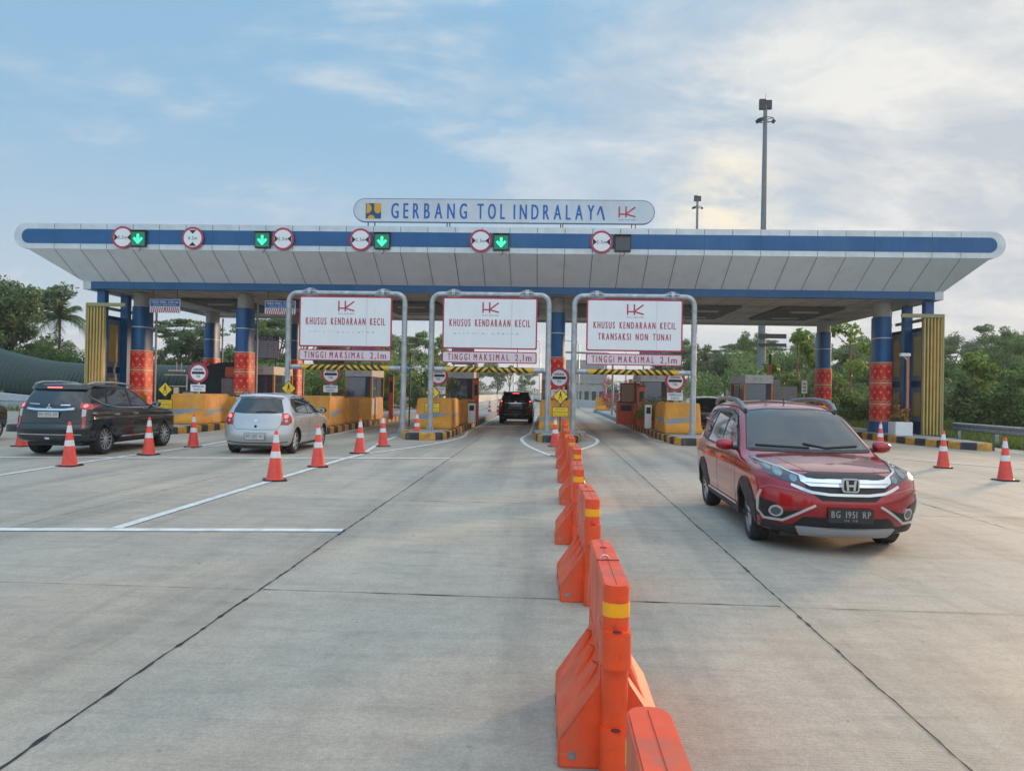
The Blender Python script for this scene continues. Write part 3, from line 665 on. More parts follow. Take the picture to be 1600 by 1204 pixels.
# ================================================================== HEIGHT GANTRIES
STRY = mat('bar_yellow', (.72, .42, .02), .45, noise=.15, nscale=4); STRK = mat('bar_black', (.02, .02, .02), .5, noise=.2)
def gantry(xa, xb, y, lines, label, n):
    cx = (xa+xb)/2; hw = (xb-xa)/2
    t = thing('height_gantry', label, 'gantry', (cx, y, 0), 0, 'galvanised height limit portals over the lanes')
    mb = MB(); r = .093; zt = 4.85; rc = .30
    for s in (-1, 1):
        path = [(s*hw, 0, .0), (s*hw, 0, zt-rc)]+[(s*(hw-rc+rc*math.cos(R(a))), 0, zt-rc+rc*math.sin(R(a))) for a in (15, 30, 45, 60, 75, 90)]+[(s*(hw-.75), 0, zt)]
        b = MB(); b.tube(path, r, STEEL, 16); 
        for k in range(4):
            a = R(45+90*k); b.prism([(0, 0), (.17, 0), (0, .42)], -.008, .008, STEEL, 'xz', Matrix.Translation((s*hw, 0, .02)) @ Matrix.Rotation(a, 4, 'Z') @ Matrix.Translation((r*.9, 0, 0)))
        b.box(s*hw-.3, s*hw+.3, -.3, .3, 0, .02, STEEL); p = b.build('post', t, bevel=0)
        b = MB()
        for k in range(8): a = R(45*k+22); b.cyl((s*hw+.24*math.cos(a), .24*math.sin(a), .02), .02, .05, STEEL, 6)
        b.build('anchor_bolts', t)
        b = MB(); b.tube([(s*(hw-.79), 0, zt), (s*(hw-.745), 0, zt)], .185, STEEL, 16); b.tube([(s*(hw-.735), 0, zt), (s*(hw-.69), 0, zt)], .185, STEEL, 16)
        for k in range(6):
            a = R(60*k+10); G_ = Matrix.Translation((s*(hw-.74), 0, zt)) @ Matrix.Rotation(a, 4, 'X')
            b.prism([(-.27, .10), (.27, .10), (.07, .18), (-.07, .18)], -.009, .009, STEEL, 'xz', G_)
        for k in range(8): a = R(45*k+10); b.tube([(s*(hw-.80), .155*math.cos(a), zt+.155*math.sin(a)), (s*(hw-.68), .155*math.cos(a), zt+.155*math.sin(a))], .016, STEEL, 6)
        b.build('flange', t)
        b = MB(); b.tube([(s*hw, 0, 2.06), (s*hw, 0, 2.12)], .125, STEEL, 16); b.build('collar', t)
    mb = MB(); mb.tube([(-(hw-.75), 0, zt), (hw-.75, 0, zt)], r, STEEL, 16); mb.build('crossbeam', t)
    off = -.14
    mb = MB(); mb.prism(rrect(-1.60, 1.60, 3.00, 4.74, .06, 4), off, off+.035, SIGNR); mb.build('main_sign', t)
    ms = bpy.data.objects[t.name]
    mb = MB(); mb.prism(rrect(-1.55, 1.55, 3.05, 4.69, .04, 4), off-.004, off, SIGNW); msf = mb.build('sign_face', t)
    mb = MB(); hk_logo(mb, 0.02, 4.22, .36, off-.004); 
    if len(lines) == 1:
        text(mb, lines[0], -1.36, 1.36, 3.76, 4.00, off-.004, SIGNR, bold=.006, spacing=.12)
    else:
        text(mb, lines[0], -1.36, 1.36, 3.76, 3.98, off-.004, SIGNR, bold=.006, spacing=.12); text(mb, lines[1], -1.20, 1.20, 3.38, 3.60, off-.004, SIGNR, bold=.006, spacing=.12)
    mb.build('lettering', t, smooth=0)
    if len(lines) == 1:   # ghost marks of removed lettering, and the sheet joint
        mb = MB(); rr = random.Random(n)
        for k in range(14):
            x = -1.25+2.3*k/14+rr.uniform(-.03, .03); mb.box(x, x+rr.uniform(.03, .10), off-.0048, off-.004, 3.50+rr.uniform(-.02, .02), 3.53+rr.uniform(0, .03), mat('ghost_mark', (.52, .54, .58), .5))
        mb.build('faded_marks', t, smooth=0)
    mb = MB(); mb.box(.733, .738, off-.0046, off-.004, 3.06, 4.68, SEAM); mb.build('sheet_joint', t, smooth=0)
    mb = MB(); mb.prism(rrect(-1.60, 1.60, 2.53, 2.92, .05, 4), off, off+.03, SIGNR); mb.build('lower_sign', t)
    mb = MB(); mb.prism(rrect(-1.56, 1.56, 2.565, 2.885, .035, 4), off-.004, off, SIGNP); mb.build('sign_face', t)
    mb = MB(); text(mb, 'TINGGI', -1.40, -.66, 2.62, 2.84, off-.004, SIGNR, bold=.005, spacing=.2); text(mb, 'MAKSIMAL', -.52, .66, 2.62, 2.84, off-.004, SIGNR, bold=.005, spacing=.2)
    text(mb, '2,1', .88, 1.16, 2.62, 2.84, off-.004, SIGNR, bold=.005, spacing=.1); text(mb, 'm', 1.24, 1.42, 2.62, 2.84, off-.004, SIGNR, bold=.005); mb.build('lettering', t, smooth=0)
    for x in (-1.02, 1.0):
        b = MB(); b.tube([(x, -.06, zt-.25), (x, -.06, zt+.0)], .018, STEEL, 6); b.tube([(x, -.09, 4.72), (x, -.03, zt-.05)], .02, STEEL, 6); b.build('hanger', t)
    b = MB(); b.tube([(.95, -.10, 2.92), (.95, -.10, 3.02)], .012, DARKM, 6); b.tube([(.95, -.10, 2.30), (.95, -.10, 2.55)], .012, DARKM, 6); b.build('link_rod', t)
    # clearance bar, stripes slanting outward from the middle
    b = MB(); rb = .095; zb = 2.31; b.tube([(-(hw-.11), 0, zb), (-(hw-.5), 0, zb)], rb*.95, STEEL, 14); b.tube([((hw-.5), 0, zb), ((hw-.11), 0, zb)], rb*.95, STEEL, 14); b.build('bar_end', t)
    b = MB(); nseg = 26; Lh = hw-.5; NA = 16
    for side in (-1, 1):
        for k in range(-1, nseg//2+1):
            x0 = k*(Lh/(nseg/2)); x1 = x0+Lh/(nseg/2)
            mt = STRK if (k % 2 == 0 and x1 < Lh*.93 and k > -1) else STRY
            vs = []
            for q in range(NA+1):
                a = 2*math.pi*q/NA; sh = .10*math.sin(a)*-1
                for xx in (x0, x1): vs.append((side*min(max(xx+sh+.0, 0), Lh), -rb*math.cos(a), zb+rb*math.sin(a)))
            b.add(vs, [(2*q, 2*q+1, 2*q+3, 2*q+2) for q in range(NA)], mt)
    b.build('clearance_bar', t)
    return t
gantry(-8.88, -4.86, 26.15, ['KHUSUS KENDARAAN KECIL'], 'left of the three height portals, its right leg beside a cone', 1)
gantry(-3.90, .07, 26.0, ['KHUSUS KENDARAAN KECIL'], 'middle height portal over the lane leading to the distant dark SUV', 2)
gantry(.93, 4.93, 26.0, ['KHUSUS KENDARAAN KECIL', 'TRANSAKSI NON TUNAI'], 'right height portal whose white board has the extra line TRANSAKSI NON TUNAI', 3)
for i, (x0, x1, y, z) in enumerate([(-4.86, -3.9, 26.05, 2.33)]):
    mb = MB(); mb.tube([(x0+.05, y, z), (x1-.05, y, z)], .02, STEEL, 6); setp(mb.build('tie_rod'), 'thin steel rod joining the left and middle height portals', 'rod')
mb = MB(); mb.prism(rrect(-5.25, -3.3, 25.6, 26.7, .1), 0.003, .05, CONCW, 'xy'); setp(mb.build('post_footing'), 'low concrete footing slab under the portal legs left of the middle lane', 'footing')
mb = MB(); mb.prism(rrect(-.35, 1.35, 25.5, 26.5, .1), .237, .29, CONCW, 'xy'); setp(mb.build('post_footing'), 'low concrete footing under the two portal legs on the central island', 'footing')

# ================================================================== ROUND TOLL SIGNS, PEDESTRIAN SIGNS
def toll_sign(x, y, z, label, plate_dx=.0, plate=True):
    t = thing('toll_sign', label, 'road sign', (x, y, .24), 0, 'round GERBANG TOL signs on the islands'); z -= .24
    mb = MB(); mb.lathe([(0, .02), (.36, .02), (.36, 0), (.275, 0), (.275, .004)], SIGNR, 32, 'y', (0, 0, z)); mb.build('red_ring', t, smooth=30)
    mb = MB(); mb.lathe([(0, .002), (.278, .002)], SIGNW, 32, 'y', (0, 0, z)); mb.build('white_face', t)
    mb = MB(); mb.prism(rrect(-.235, .235, z-.045, z+.045, .02), -.004, .001, INK); text(mb, 'GERBANG', -.17, .17, z+.085, z+.165, 0, INK, bold=.002); text(mb, 'TOL', -.08, .08, z-.165, z-.085, 0, INK, bold=.002); mb.build('marking', t, smooth=0)
    mb = MB(); mb.box(-.035, .035, .03, .08, 0, z+.2, STEEL); mb.build('post', t)
    if plate:
        mb = MB(); mb.box(plate_dx-.27, plate_dx+.27, -.01, .02, z-.68, z-.42, SIGNW); 
        text(mb, 'TEMPELKAN', plate_dx-.22, plate_dx+.22, z-.53, z-.455, -.01, SIGNB, bold=.002); text(mb, 'KARTU', plate_dx-.14, plate_dx+.14, z-.645, z-.57, -.01, SIGNB, bold=.002); mb.build('card_plate', t, smooth=0)
def ped_sign(x, y, z, label, k=1.):
    t = thing('pedestrian_sign', label, 'warning sign', (x, y, .0), 0, 'yellow diamond pedestrian signs on the islands')
    s = .34*k; mb = MB(); mb.prism([(0, z+s), (s, z), (0, z-s), (-s, z)], 0, .015, INK); s2 = s*.88
    mb.prism([(0, z+s2), (s2, z), (0, z-s2), (-s2, z)], -.004, 0, YEL); mb.build('diamond', t, smooth=0)
    mb = MB(); q = s*.9
    mb.lathe([(0, -.008), (q*.10, -.008), (q*.10, -.004)], INK, 12, 'y', (0, 0, z+q*.55))
    for i, (a, b, wd) in enumerate((((.0, .45), (-.02, .05), .16), ((-.02, .1), (-.22, -.32), .10), ((0, .1), (.16, -.12), .10), ((.16, -.12), (.22, -.34), .08), ((-.02, .38), (-.2, .12), .07), ((0, .38), (.2, .18), .07))):
        bar_xz(mb, (a[0]*q, z+a[1]*q), (b[0]*q, z+b[1]*q), wd*q, -.004, INK, .004+.0004*i)
    for i, dx in enumerate((-.3, -.05, .2)): bar_xz(mb, (dx*q, z-.42*q), ((dx+.09)*q, z-.6*q), .06*q, -.004, INK)
    mb.build('walking_figure', t, smooth=0)
    mb = MB(); mb.box(-.33*k, .33*k, 0, .015, z-.86*k, z-.44*k, INK); mb.box(-.31*k, .31*k, -.004, 0, z-.84*k, z-.46*k, YEL)
    text(mb, 'HATI-HATI', -.2*k, .2*k, z-.565*k, z-.49*k, -.004, INK); text(mb, 'PENYEBERANGAN', -.28*k, .28*k, z-.69*k, z-.615*k, -.004, INK); text(mb, 'PEJALAN KAKI', -.26*k, .26*k, z-.815*k, z-.74*k, -.004, INK); mb.build('text_plate', t, smooth=0)
    mb = MB(); mb.tube([(0, .035, .24), (0, .035, z)], .022, DARKM, 8); mb.build('post', t)
toll_sign(-12.62, 27.45, 2.06, 'round toll sign behind the leftmost orange block beside the second column')
toll_sign(-8.10, 28.7, 2.12, 'round toll sign under the left height bar above the silver hatchback')
toll_sign(-3.98, 28.4, 2.13, 'round toll sign partly behind the left leg of the middle portal')
toll_sign(.47, 27.0, 2.10, 'round toll sign on the front of the central column')
toll_sign(4.55, 27.3, 2.07, 'round toll sign left of the right portal leg near the red car', plate_dx=.0)
ped_sign(-13.15, 26.1, 1.44, 'yellow pedestrian diamond right of the black SUV', .78)
ped_sign(-8.80, 26.05, 1.56, 'yellow pedestrian diamond just above the silver hatchback roof', .78)
ped_sign(-3.83, 26.0, 1.50, 'yellow pedestrian diamond behind the left leg of the middle portal', .78)
ped_sign(.50, 25.6, 1.46, 'yellow pedestrian diamond on the central island under the round toll sign', .80)

def hang_sign(x, y, label):
    t = thing('hanging_clearance_sign', label, 'sign', (x, y, 4.92), 0, 'blue clearance signs hung under the canopy')
    HB = mat('hanging_blue', (.02, .13, .40), .45)
    mb = MB(); mb.box(-.62, .62, 0, .03, -.19, .12, SIGNW); mb.box(-.60, .60, -.004, 0, -.17, .10, HB); text(mb, 'TINGGI MAKS. 4.200 mm', -.54, .54, -.04, .06, -.004, WHITE, bold=.002)
    text(mb, 'AWAS BENTURAN', -.46, .46, -.14, -.075, -.004, WHITE); mb.build('blue_plate', t, smooth=0)
    mb = MB(); mb.box(-.62, .62, 0, .03, -.42, -.20, SIGNW)
    for k in range(8):
        for s in (-1, 1):
            if k < 7: a = s*(.06+k*.085); mb.prism([(a-.02, -.42), (a+.02, -.42), (a+s*-.05+.02, -.20), (a+s*-.05-.02, -.20)], -.004, 0, SIGNR)
    mb.build('striped_plate', t, smooth=0)
    mb = MB()
    for sx in (-.5, .5): mb.tube([(sx, .015, .1), (sx, .015, .54)], .01, DARKM, 6)
    mb.build('hanger', t)
hang_sign(-15.35, 30.3, 'left one of the two blue clearance signs, beside the leftmost front column'); hang_sign(-10.65, 30.3, 'right one of the two blue clearance signs, beside the left leg of the left portal')

# ================================================================== BOOTHS
CREAM = mat('booth_cap_cream', (.50, .50, .50), .5, noise=.08, dirt=(.3, .28, .25, .3)); BORD = mat('booth_frame_orange', (.50, .19, .06), .5, noise=.1)
def booth(x, y, label, num=None, w_=1.15, l=2.4):
    t = thing('toll_booth', label, 'toll booth', (x, y, .24), 0, 'small glazed toll booths on the islands'); hw = w_/2
    mb = MB(); vs = [(-hw*1.12, -.1, 0), (hw*1.05, -.1, 0), (hw*1.05, l, 0), (-hw*1.12, l, 0), (-hw*.98, 0, .98), (hw*.98, 0, .98), (hw*.98, l, .98), (-hw*.98, l, .98)]
    mb.add(vs, [(0, 1, 5, 4), (1, 2, 6, 5), (2, 3, 7, 6), (3, 0, 4, 7), (4, 5, 6, 7), (3, 2, 1, 0)], ORANGE); mb.build('base', t, bevel=.02)
    mb = MB(); mb.box(hw*.99+.003, hw*1.0+.02, .1, 1.0, .05, .93, WHITE); mb.build('side_panel', t, smooth=0)
    mb = MB(); mb.box(-hw*.9, hw*.9, .04, l-.04, .98, 1.88, mat('booth_inside', (.04, .045, .05), .6)); mb.build('interior', t, smooth=0)
    mb = MB(); mb.box(-hw*.95, hw*.52, -.012, .02, 1.0, 1.86, BOOTHG); mb.build('front_window', t, smooth=0)
    for s in (-1, 1):
        mb = MB(); mb.box(s*hw*.9+(.002 if s > 0 else -.02), s*hw*.9+(.02 if s > 0 else -.002), .12, 1.0, 1.0, 1.86, GLASSD); mb.box(s*hw*.9+(.002 if s > 0 else -.02), s*hw*.9+(.02 if s > 0 else -.002), 1.1, l-.1, 1.0, 1.86, BOOTHG); mb.build('side_window', t, smooth=0)
    for sx, sy in ((-1, 0), (1, 0), (1, 1), (-1, 1)): mb = MB(); mb.box(sx*hw*.98-.04, sx*hw*.98+.04, sy*(l-.06)-.015, sy*(l-.06)+.07, .97, 1.9, BORD); mb.build('corner_post', t, smooth=0)
    mb = MB(); mb.box(-hw*.98, hw*.98, -.016, .0, .955, 1.0, BORD); mb.build('sill', t, smooth=0)
    mb = MB(); mb.box(-hw*1.02, hw*1.02, -.08, l+.05, 1.88, 2.24, CREAM)
    if num: text(mb, num, -.22, .12, 2.0, 2.12, -.08, mat('grey_numeral', (.25, .26, .27), .5)); 
    mb.build('cap', t, bevel=.015)
booth(-12.35, 32.9, 'toll booth number 10 above the silver hatchback roof', '10'); booth(-8.13, 33.2, 'toll booth with glass front between the silver hatchback and a cone', '08'); booth(-3.72, 33.6, 'grey glass booth left of the lane with the distant dark SUV', '06')
booth(.43, 34, 'toll booth hidden behind the central column'); booth(4.62, 33.0, 'dark windowed toll booth left of the right portal leg', '04'); booth(9.0, 33, 'toll booth hidden behind the red car roof', '02')
def tariff(x, y, z, label, w_=1.1, h=.95, head=(.16, .04, .12)):
    t = thing('tariff_board', label, 'sign', (x, y, 2.47), 0, 'tariff boards above the toll booths'); z -= 2.47
    FR = mat('tariff_frame', (.07, .05, .10), .5); BG_ = mat('tariff_face', (.36, .35, .42), .5, noise=.1)
    mb = MB(); mb.box(-w_/2, w_/2, 0, .06, z, z+h, FR); mb.box(-w_/2+.03, w_/2-.03, -.004, 0, z+.03, z+h*.78, BG_)
    text(mb, 'TARIF TOL', -.28, .28, z+h*.89, z+h*.95, 0, SIGNW); text(mb, 'GERBANG INDRALAYA', -.4, .4, z+h*.81, z+h*.86, 0, SIGNW); mb.build('board', t, smooth=0)
    mb = MB()
    for k in range(8): zz = z+.08+k*(h*.66/8); mb.box(-w_/2+.05, w_/2-.05, -.0055, -.004, zz, zz+.012, FR)
    for xx in (-.3, .05, .32): mb.box(xx, xx+.012, -.006, -.004, z+.05, z+h*.75, FR)
    mb.build('table_rows', t, smooth=0)
    for xx in (-.4, .4): mb = MB(); mb.tube([(xx, .03, 0), (xx, .03, z+.05)], .025, DARKM, 6); mb.build('leg', t)
tariff(-12.35, 33.5, 2.85, 'tariff table board beside the second front column, in full view', 1.1, 1.0); tariff(-8.1, 33.8, 2.85, 'tariff board partly hidden by the left lower height sign'); tariff(-3.7, 34.1, 2.75, 'tariff board partly hidden behind the middle height signs', 1.0, 1.0); tariff(4.62, 33.6, 2.9, 'tariff board behind the right height sign', 1.15, 1.0)

# lane machines, posts and barriers on the islands
def post_machine(x, y, h, label, mt, w_=.34, name='card_reader', grp=None, head=None, z0=.24):
    t = thing(name, label, 'lane machine' if name == 'card_reader' else 'post', (x, y, z0), 0, grp)
    mb = MB(); mb.box(-w_/2, w_/2, 0, w_*.9, 0, h, mt); mb.build('cabinet', t, bevel=.02)
    mb = MB(); mb.box(-w_*.32, w_*.32, -.012, -.001, h*.62, h*.88, INK); mb.build('screen', t, smooth=0)
    mb = MB(); mb.box(-w_*.55, w_*.55, -.03, w_*.95, h, h+.04, head or DARKM); mb.build('lid', t, smooth=0)
    return t
g_ = 'lane cabinets and posts on the islands'
post_machine(-6.95, 34.4, 1.95, 'slim orange red post machine right of the left booth', BRICKR, .2, grp=g_)
post_machine(-2.98, 33.0, 1.85, 'slim orange red post beside the middle booth', BRICKR, .22, grp=g_)
post_machine(-3.05, 31.9, .85, 'short pale cabinet beside the plain orange block left of the middle lane', WHITE, .30, grp=g_)
post_machine(3.90, 31.5, 1.65, 'orange red lane machine with a black slot near the right booth', BRICKR, .28, grp=g_)
post_machine(3.55, 34.0, .95, 'wide orange red cabinet behind the black slotted machine', BRICKR, .75, grp=g_)
post_machine(4.02, 30.2, .95, 'grey white cabinet with black hazard marks left of the right orange block', WHITE, .26, grp=g_)
post_machine(-14.4, 30.5, 1.1, 'pale grey cabinet behind the front of the black SUV', mat('pale_grey', (.40, .40, .40), .5, noise=.1), .5, grp=g_)
def frame_panel(x, y, w_, h, z, label):
    t = thing('notice_panel', label, 'panel', (x, y, .24), 0)
    mb = MB(); mb.box(-w_/2, w_/2, 0, .05, z, z+h, BLACK); mb.build('frame', t, smooth=0); mb = MB(); mb.box(-w_/2+.05, w_/2-.05, -.006, -.001, z+.05, z+h-.05, mat('beige_panel', (.42, .34, .30), .6, noise=.1)); mb.build('face', t, smooth=0)
    
    for xx in (-w_/2, w_/2-.05): mb = MB(); mb.box(xx, xx+.05, .0, .05, 0, z, BLACK); mb.build('leg', t, smooth=0)
frame_panel(4.05, 37.0, .95, 1.1, .75, 'beige panel in black frame behind the slotted orange machine'); frame_panel(9.1, 34.6, 1.0, .85, 1.0, 'beige framed panel above the dark van roof')
t = thing('signal_hut', 'small grey block hut with a signal mast seen over the red car roof', 'hut', (10.2, 35.5, .0), 0)
HG = mat('hut_grey', (.36, .36, .37), .7, noise=.15, dirt=(.2, .2, .2, .4)); mb = MB(); mb.box(-.3, .45, 0, 1.0, 0, 2.35, HG); mb.build('tower_block', t, bevel=.02); mb = MB(); mb.box(.46, 1.25, .1, 1.2, 0, 2.05, HG); mb.box(-.9, -.31, .1, 1.1, 0, 2.0, HG); mb.build('side_block', t, bevel=.02)
mb = MB(); mb.box(.02, .14, .3, .42, 2.35, 3.05, BRICKR); mb.build('signal_post', t); mb = MB(); mb.box(.03, .13, .31, .41, 3.05, 3.5, BLACK); mb.build('signal_cap', t)
mb = MB(); mb.box(-.06, .16, -.008, -.001, 1.45, 1.8, mat('red_emblem', (.3, .05, .06), .5)); mb.build('mark', t, smooth=0)
# white HK panel left of the silver hatchback
t = thing('emblem_panel', 'low white panel with the red H K emblem left of the silver hatchback', 'panel', (-11.3, 29.5, .24), 0)
mb = MB(); mb.box(-.75, .75, 0, .08, 0, .95, SIGNW); mb.build('panel', t, bevel=.01); mb = MB(); mb.box(-.76, .76, -.01, .09, .951, 1.0, BLACK); hk_logo(mb, -.30, .5, .28, -.001); mb.build('top_rail', t, smooth=0)

# amber flasher box, blue small sign, etc.
t = thing('area_sign', 'small blue sign hanging from a pole left of the left portal right leg', 'sign', (-5.05, 27.9, .24), 0)
mb = MB(); mb.tube([(.1, 0, 0), (.1, 0, 2.7)], .025, DARKM, 8); mb.build('pole', t); mb = MB(); mb.box(-.34, .12, -.03, .0, 2.02, 2.28, SIGNB); text(mb, 'MEMASUKI', -.24, .06, 2.17, 2.23, -.03, WHITE); text(mb, 'AREA TOL', -.28, .08, 2.06, 2.13, -.03, WHITE); mb.build('plate', t, smooth=0)
t = thing('camera_pole', 'thin orange pole with a white camera at the far right column', 'camera', (13.75, 29.9, .24), 0)
mb = MB(); mb.tube([(0, 0, 0), (0, 0, 2.95)], .055, mat('salmon_pole', (.50, .20, .11), .5, noise=.1), 10); mb.build('pole', t); mb = MB(); mb.box(-.32, .06, -.12, .06, 2.95, 3.08, WHITE); mb.build('camera_body', t, bevel=.02); mb = MB(); mb.tube([(0, 0, 2.8), (-.15, 0, 2.95)], .02, WHITE, 6); mb.build('arm', t)
t = thing('rule_sign', 'small white upright plate on a post behind the red car roof', 'sign', (11.9, 36, 0), 0)
mb = MB(); mb.tube([(0, .02, 0), (0, .02, 2.2)], .03, STEEL, 8); mb.build('post', t); mb = MB(); mb.box(-.13, .13, -.015, 0, 1.75, 2.35, SIGNW)
for k in range(3): mb.box(-.06, .06, -.018, -.015, 1.85+.15*k, 1.90+.15*k, INK)
mb.build('plate', t, smooth=0)
for i, (x, y, h) in enumerate([(9.8, 38, 1.75), (11.5, 40, 2.3), (13.1, 41, 1.9)]):
    mb = MB(); mb.box(x-.13, x+.13, y, y+.2, 0, h, BRICKR); o = mb.build('marker_post', bevel=.02); setp(o, ['short orange marker post left of the floodlight mast', 'tall orange marker post right of the floodlight mast', 'orange marker post beside the rear right column'][i], 'post', 'orange marker posts behind the red car')
# left office items behind the SUV
t = thing('gate_stand', 'pale pipe frame stand with a small lamp between the SUV and first orange block', 'stand', (-15.4, 31.5, .0), 0)
PALE = mat('pale_pipe', (.55, .47, .40), .5); mb = MB(); mb.tube([(-.5, 0, 2.02), (.45, 0, 2.02), (.45, 0, .2)], .035, PALE, 8); mb.tube([(-.35, 0, 2.2), (.35, 0, 2.2)], .04, PALE, 8); mb.tube([(-.5, 0, 1.55), (.45, 0, 1.55)], .025, PALE, 8); mb.tube([(.2, 0, 2.2), (.2, 0, 2.55)], .02, PALE, 6); mb.tube([(0, 0, 2.2), (0, 0, 2.55)], .02, PALE, 6); mb.build('pipe_frame', t)
mb = MB(); mb.box(-.1, .12, -.04, .04, 1.25, 1.5, mat('small_lamp', (.7, .6, .4), .4)); mb.build('lamp', t, bevel=.01)
t = thing('guard_cabin', 'dark cabin with black arched opening behind the first orange block', 'cabin', (-15.3, 36.5, 0), 0)
DK = mat('dark_cabin', (.018, .028, .03), .6, noise=.2); mb = MB(); mb.prism([(-1.6, 0), (1.6, 0), (1.6, 2.0)]+[(1.6*math.cos(R(a)), 2.0+.75*math.sin(R(a))) for a in range(10, 171, 16)]+[(-1.6, 2.0)], 0, 2.5, DK); mb.build('shell', t)
mb = MB(); mb.box(.3, 1.2, -.02, -.001, 1.5, 2.1, NAVY); mb.build('window', t, smooth=0)
t = thing('water_drum', 'grey drum with orange red box on top behind the first round toll sign', 'drum', (-13.9, 33.5, .24), 0)
mb = MB(); mb.lathe([(0, 0), (.36, 0), (.38, .5), (.42, 1.62), (.40, 1.70), (0, 1.70)], mat('drum_grey', (.22, .20, .21), .6, noise=.2), 24); mb.build('drum', t); mb = MB(); mb.box(-.26, .3, -.1, .3, 1.74, 2.2, BRICKR); mb.build('box', t, bevel=.03)

# white planter & guard rails
def planter(x, y, z, w_, h, label):
    t = thing('planter_box', label, 'planter', (x, y, z), 0)
    mb = MB(); mb.box(-w_/2, w_/2, -w_/2, w_/2, 0, h, WHITE); mb.build('box', t, bevel=.015); mb = MB(); mb.box(-w_/2+.05, w_/2-.05, -w_/2+.05, w_/2-.05, h+.001, h+.02, SOIL); mb.build('soil', t, smooth=0)
planter(13.05, 28.9, .24, .62, .50, 'white box planter beside the far right column')
def guardrail(pts, label, posts=2.0, h=.72):
    t = thing('guardrail', label, 'guardrail', (pts[0][0], pts[0][1], 0), 0); o = Vector((pts[0][0], pts[0][1], 0))
    pts = [Vector((x, y, 0))-o for x, y in pts]; prof = [(-.00, -.155), (-.05, -.12), (-.05, -.06), (0, -.02), (0, .02), (-.05, .06), (-.05, .12), (0, .155), (.02, .15), (-.03, .10), (-.03, .07), (.02, .02), (.02, -.02), (-.03, -.07), (-.03, -.10), (.02, -.15)]
    mb = MB(); vs = []
    for i, p in enumerate(pts):
        d = (pts[min(i+1, len(pts)-1)]-pts[max(i-1, 0)]).normalized(); nn = Vector((d.y, -d.x, 0))
        vs += [p-nn*a*1.0+Vector((0, 0, h-.16+b)) for a, b in prof]
    n = len(prof); mb.add(vs, [(i*n+k, i*n+(k+1) % n, (i+1)*n+(k+1) % n, (i+1)*n+k) for i in range(len(pts)-1) for k in range(n)]+[tuple(range(n)), tuple((len(pts)-1)*n+k for k in range(n))], STEEL); mb.build('beam', t)
    tot = 0
    for a, b in zip(pts[:-1], pts[1:]):
        Ls = (b-a).length; k = 0
        while tot+k*posts < tot+Ls:
            p = a.lerp(b, min(1, k*posts/Ls+.05)); mb = MB(); mb.box(p.x-.0, p.x+.14, p.y-.05, p.y+.05, -.06, h-.08, STEEL); mb.build('rail_post', t, bevel=.008); k += 1
guardrail([(15.8, 30.5), (15.85, 26), (16.1, 20), (16.3, 12)], 'galvanised guardrail at the right edge beyond the last cone', 2.4)
guardrail([(-30, 40), (-24, 37.5), (-19, 36)], 'steel guardrail at the far left behind the black SUV', 3)

# ================================================================== END SCREENS WITH YELLOW FINS
FIN = mat('yellow_fin', (.50, .37, .12), .5, noise=.15, nscale=2, dirt=(.35, .27, .1, .4)); FRM = mat('olive_frame', (.33, .31, .14), .5, noise=.1); SHUT = mat('wall_grey_blue', (.16, .22, .28), .6, noise=.12)
def end_screen(x, s, label):
    t = thing('gate_end_screen', label, 'screen wall', (x, 29.5, 0), 0, 'blue end walls with yellow fins at both ends of the gate')
    mb = MB(); fw = .62
    for k in range(6):
        xx = s*(-.02-fw*k/5) ; mb.box(xx-.028, xx+.028, 0, .16, .25, 4.62, FIN)
    mb.build('fin_panel', t, bevel=.004)
    mb = MB(); mb.box(min(0, s*.06), max(0, s*.06), -.03, .2, .0, 4.75, FRM); mb.box(min(-s*1.5, s*.06), max(-s*1.5, s*.06), -.02, .10, 4.64, 4.78, FRM); mb.box(min(-s*.02, s*.06), max(-s*.02, s*.06), .19, 3.9, 4.65, 4.77, FRM); mb.build('fin_frame', t, bevel=.006)
    mb = MB()
    for y in (.45, 2.15, 4.0): mb.box(min(-s*.42, -s*.10), max(-s*.42, -s*.10), y, y+.30, 0, 5.33, BLUED)
    mb.build('blue_pillar', t, bevel=.01)
    mb = MB(); mb.box(min(-s*.12, s*.05), max(-s*.12, s*.05), .75, 4.0, 0, 4.4, NAVY); mb.build('wall', t, smooth=0)
    for y in (1.0, 2.75):
        for z0, z1 in ((.75, 2.0), (2.35, 4.2)):
            mb = MB(); xa = -s*.125; mb.box(min(xa, xa-s*.03), max(xa, xa-s*.03), y-.05, y+1.1, z0-.05, z1+.05, SHUT); w1 = mb.build('window', t, smooth=0)
            mb = MB(); xa = -s*.16; mb.box(min(xa, xa-s*.02), max(xa, xa-s*.02), y+.25, y+.85, z0+.15, z1-.15, FIN)
            for q in np.arange(z0+.18, z1-.2, .11): mb.box(min(xa-s*.02, xa-s*.045), max(xa-s*.02, xa-s*.045), y+.25, y+.85, q, q+.05, FIN)
            mb.build('louvre', w1, smooth=0)
    if s > 0:
        mb = MB(); mb.box(-.9, -.42, .5, .52, 2.9, 3.4, SHUT); 
end_screen(14.82, 1, 'right end wall of the gate with yellow fins, in front of the leafy slope'); end_screen(-18.05, -1, 'left end wall of the gate with yellow fins, behind the black SUV')

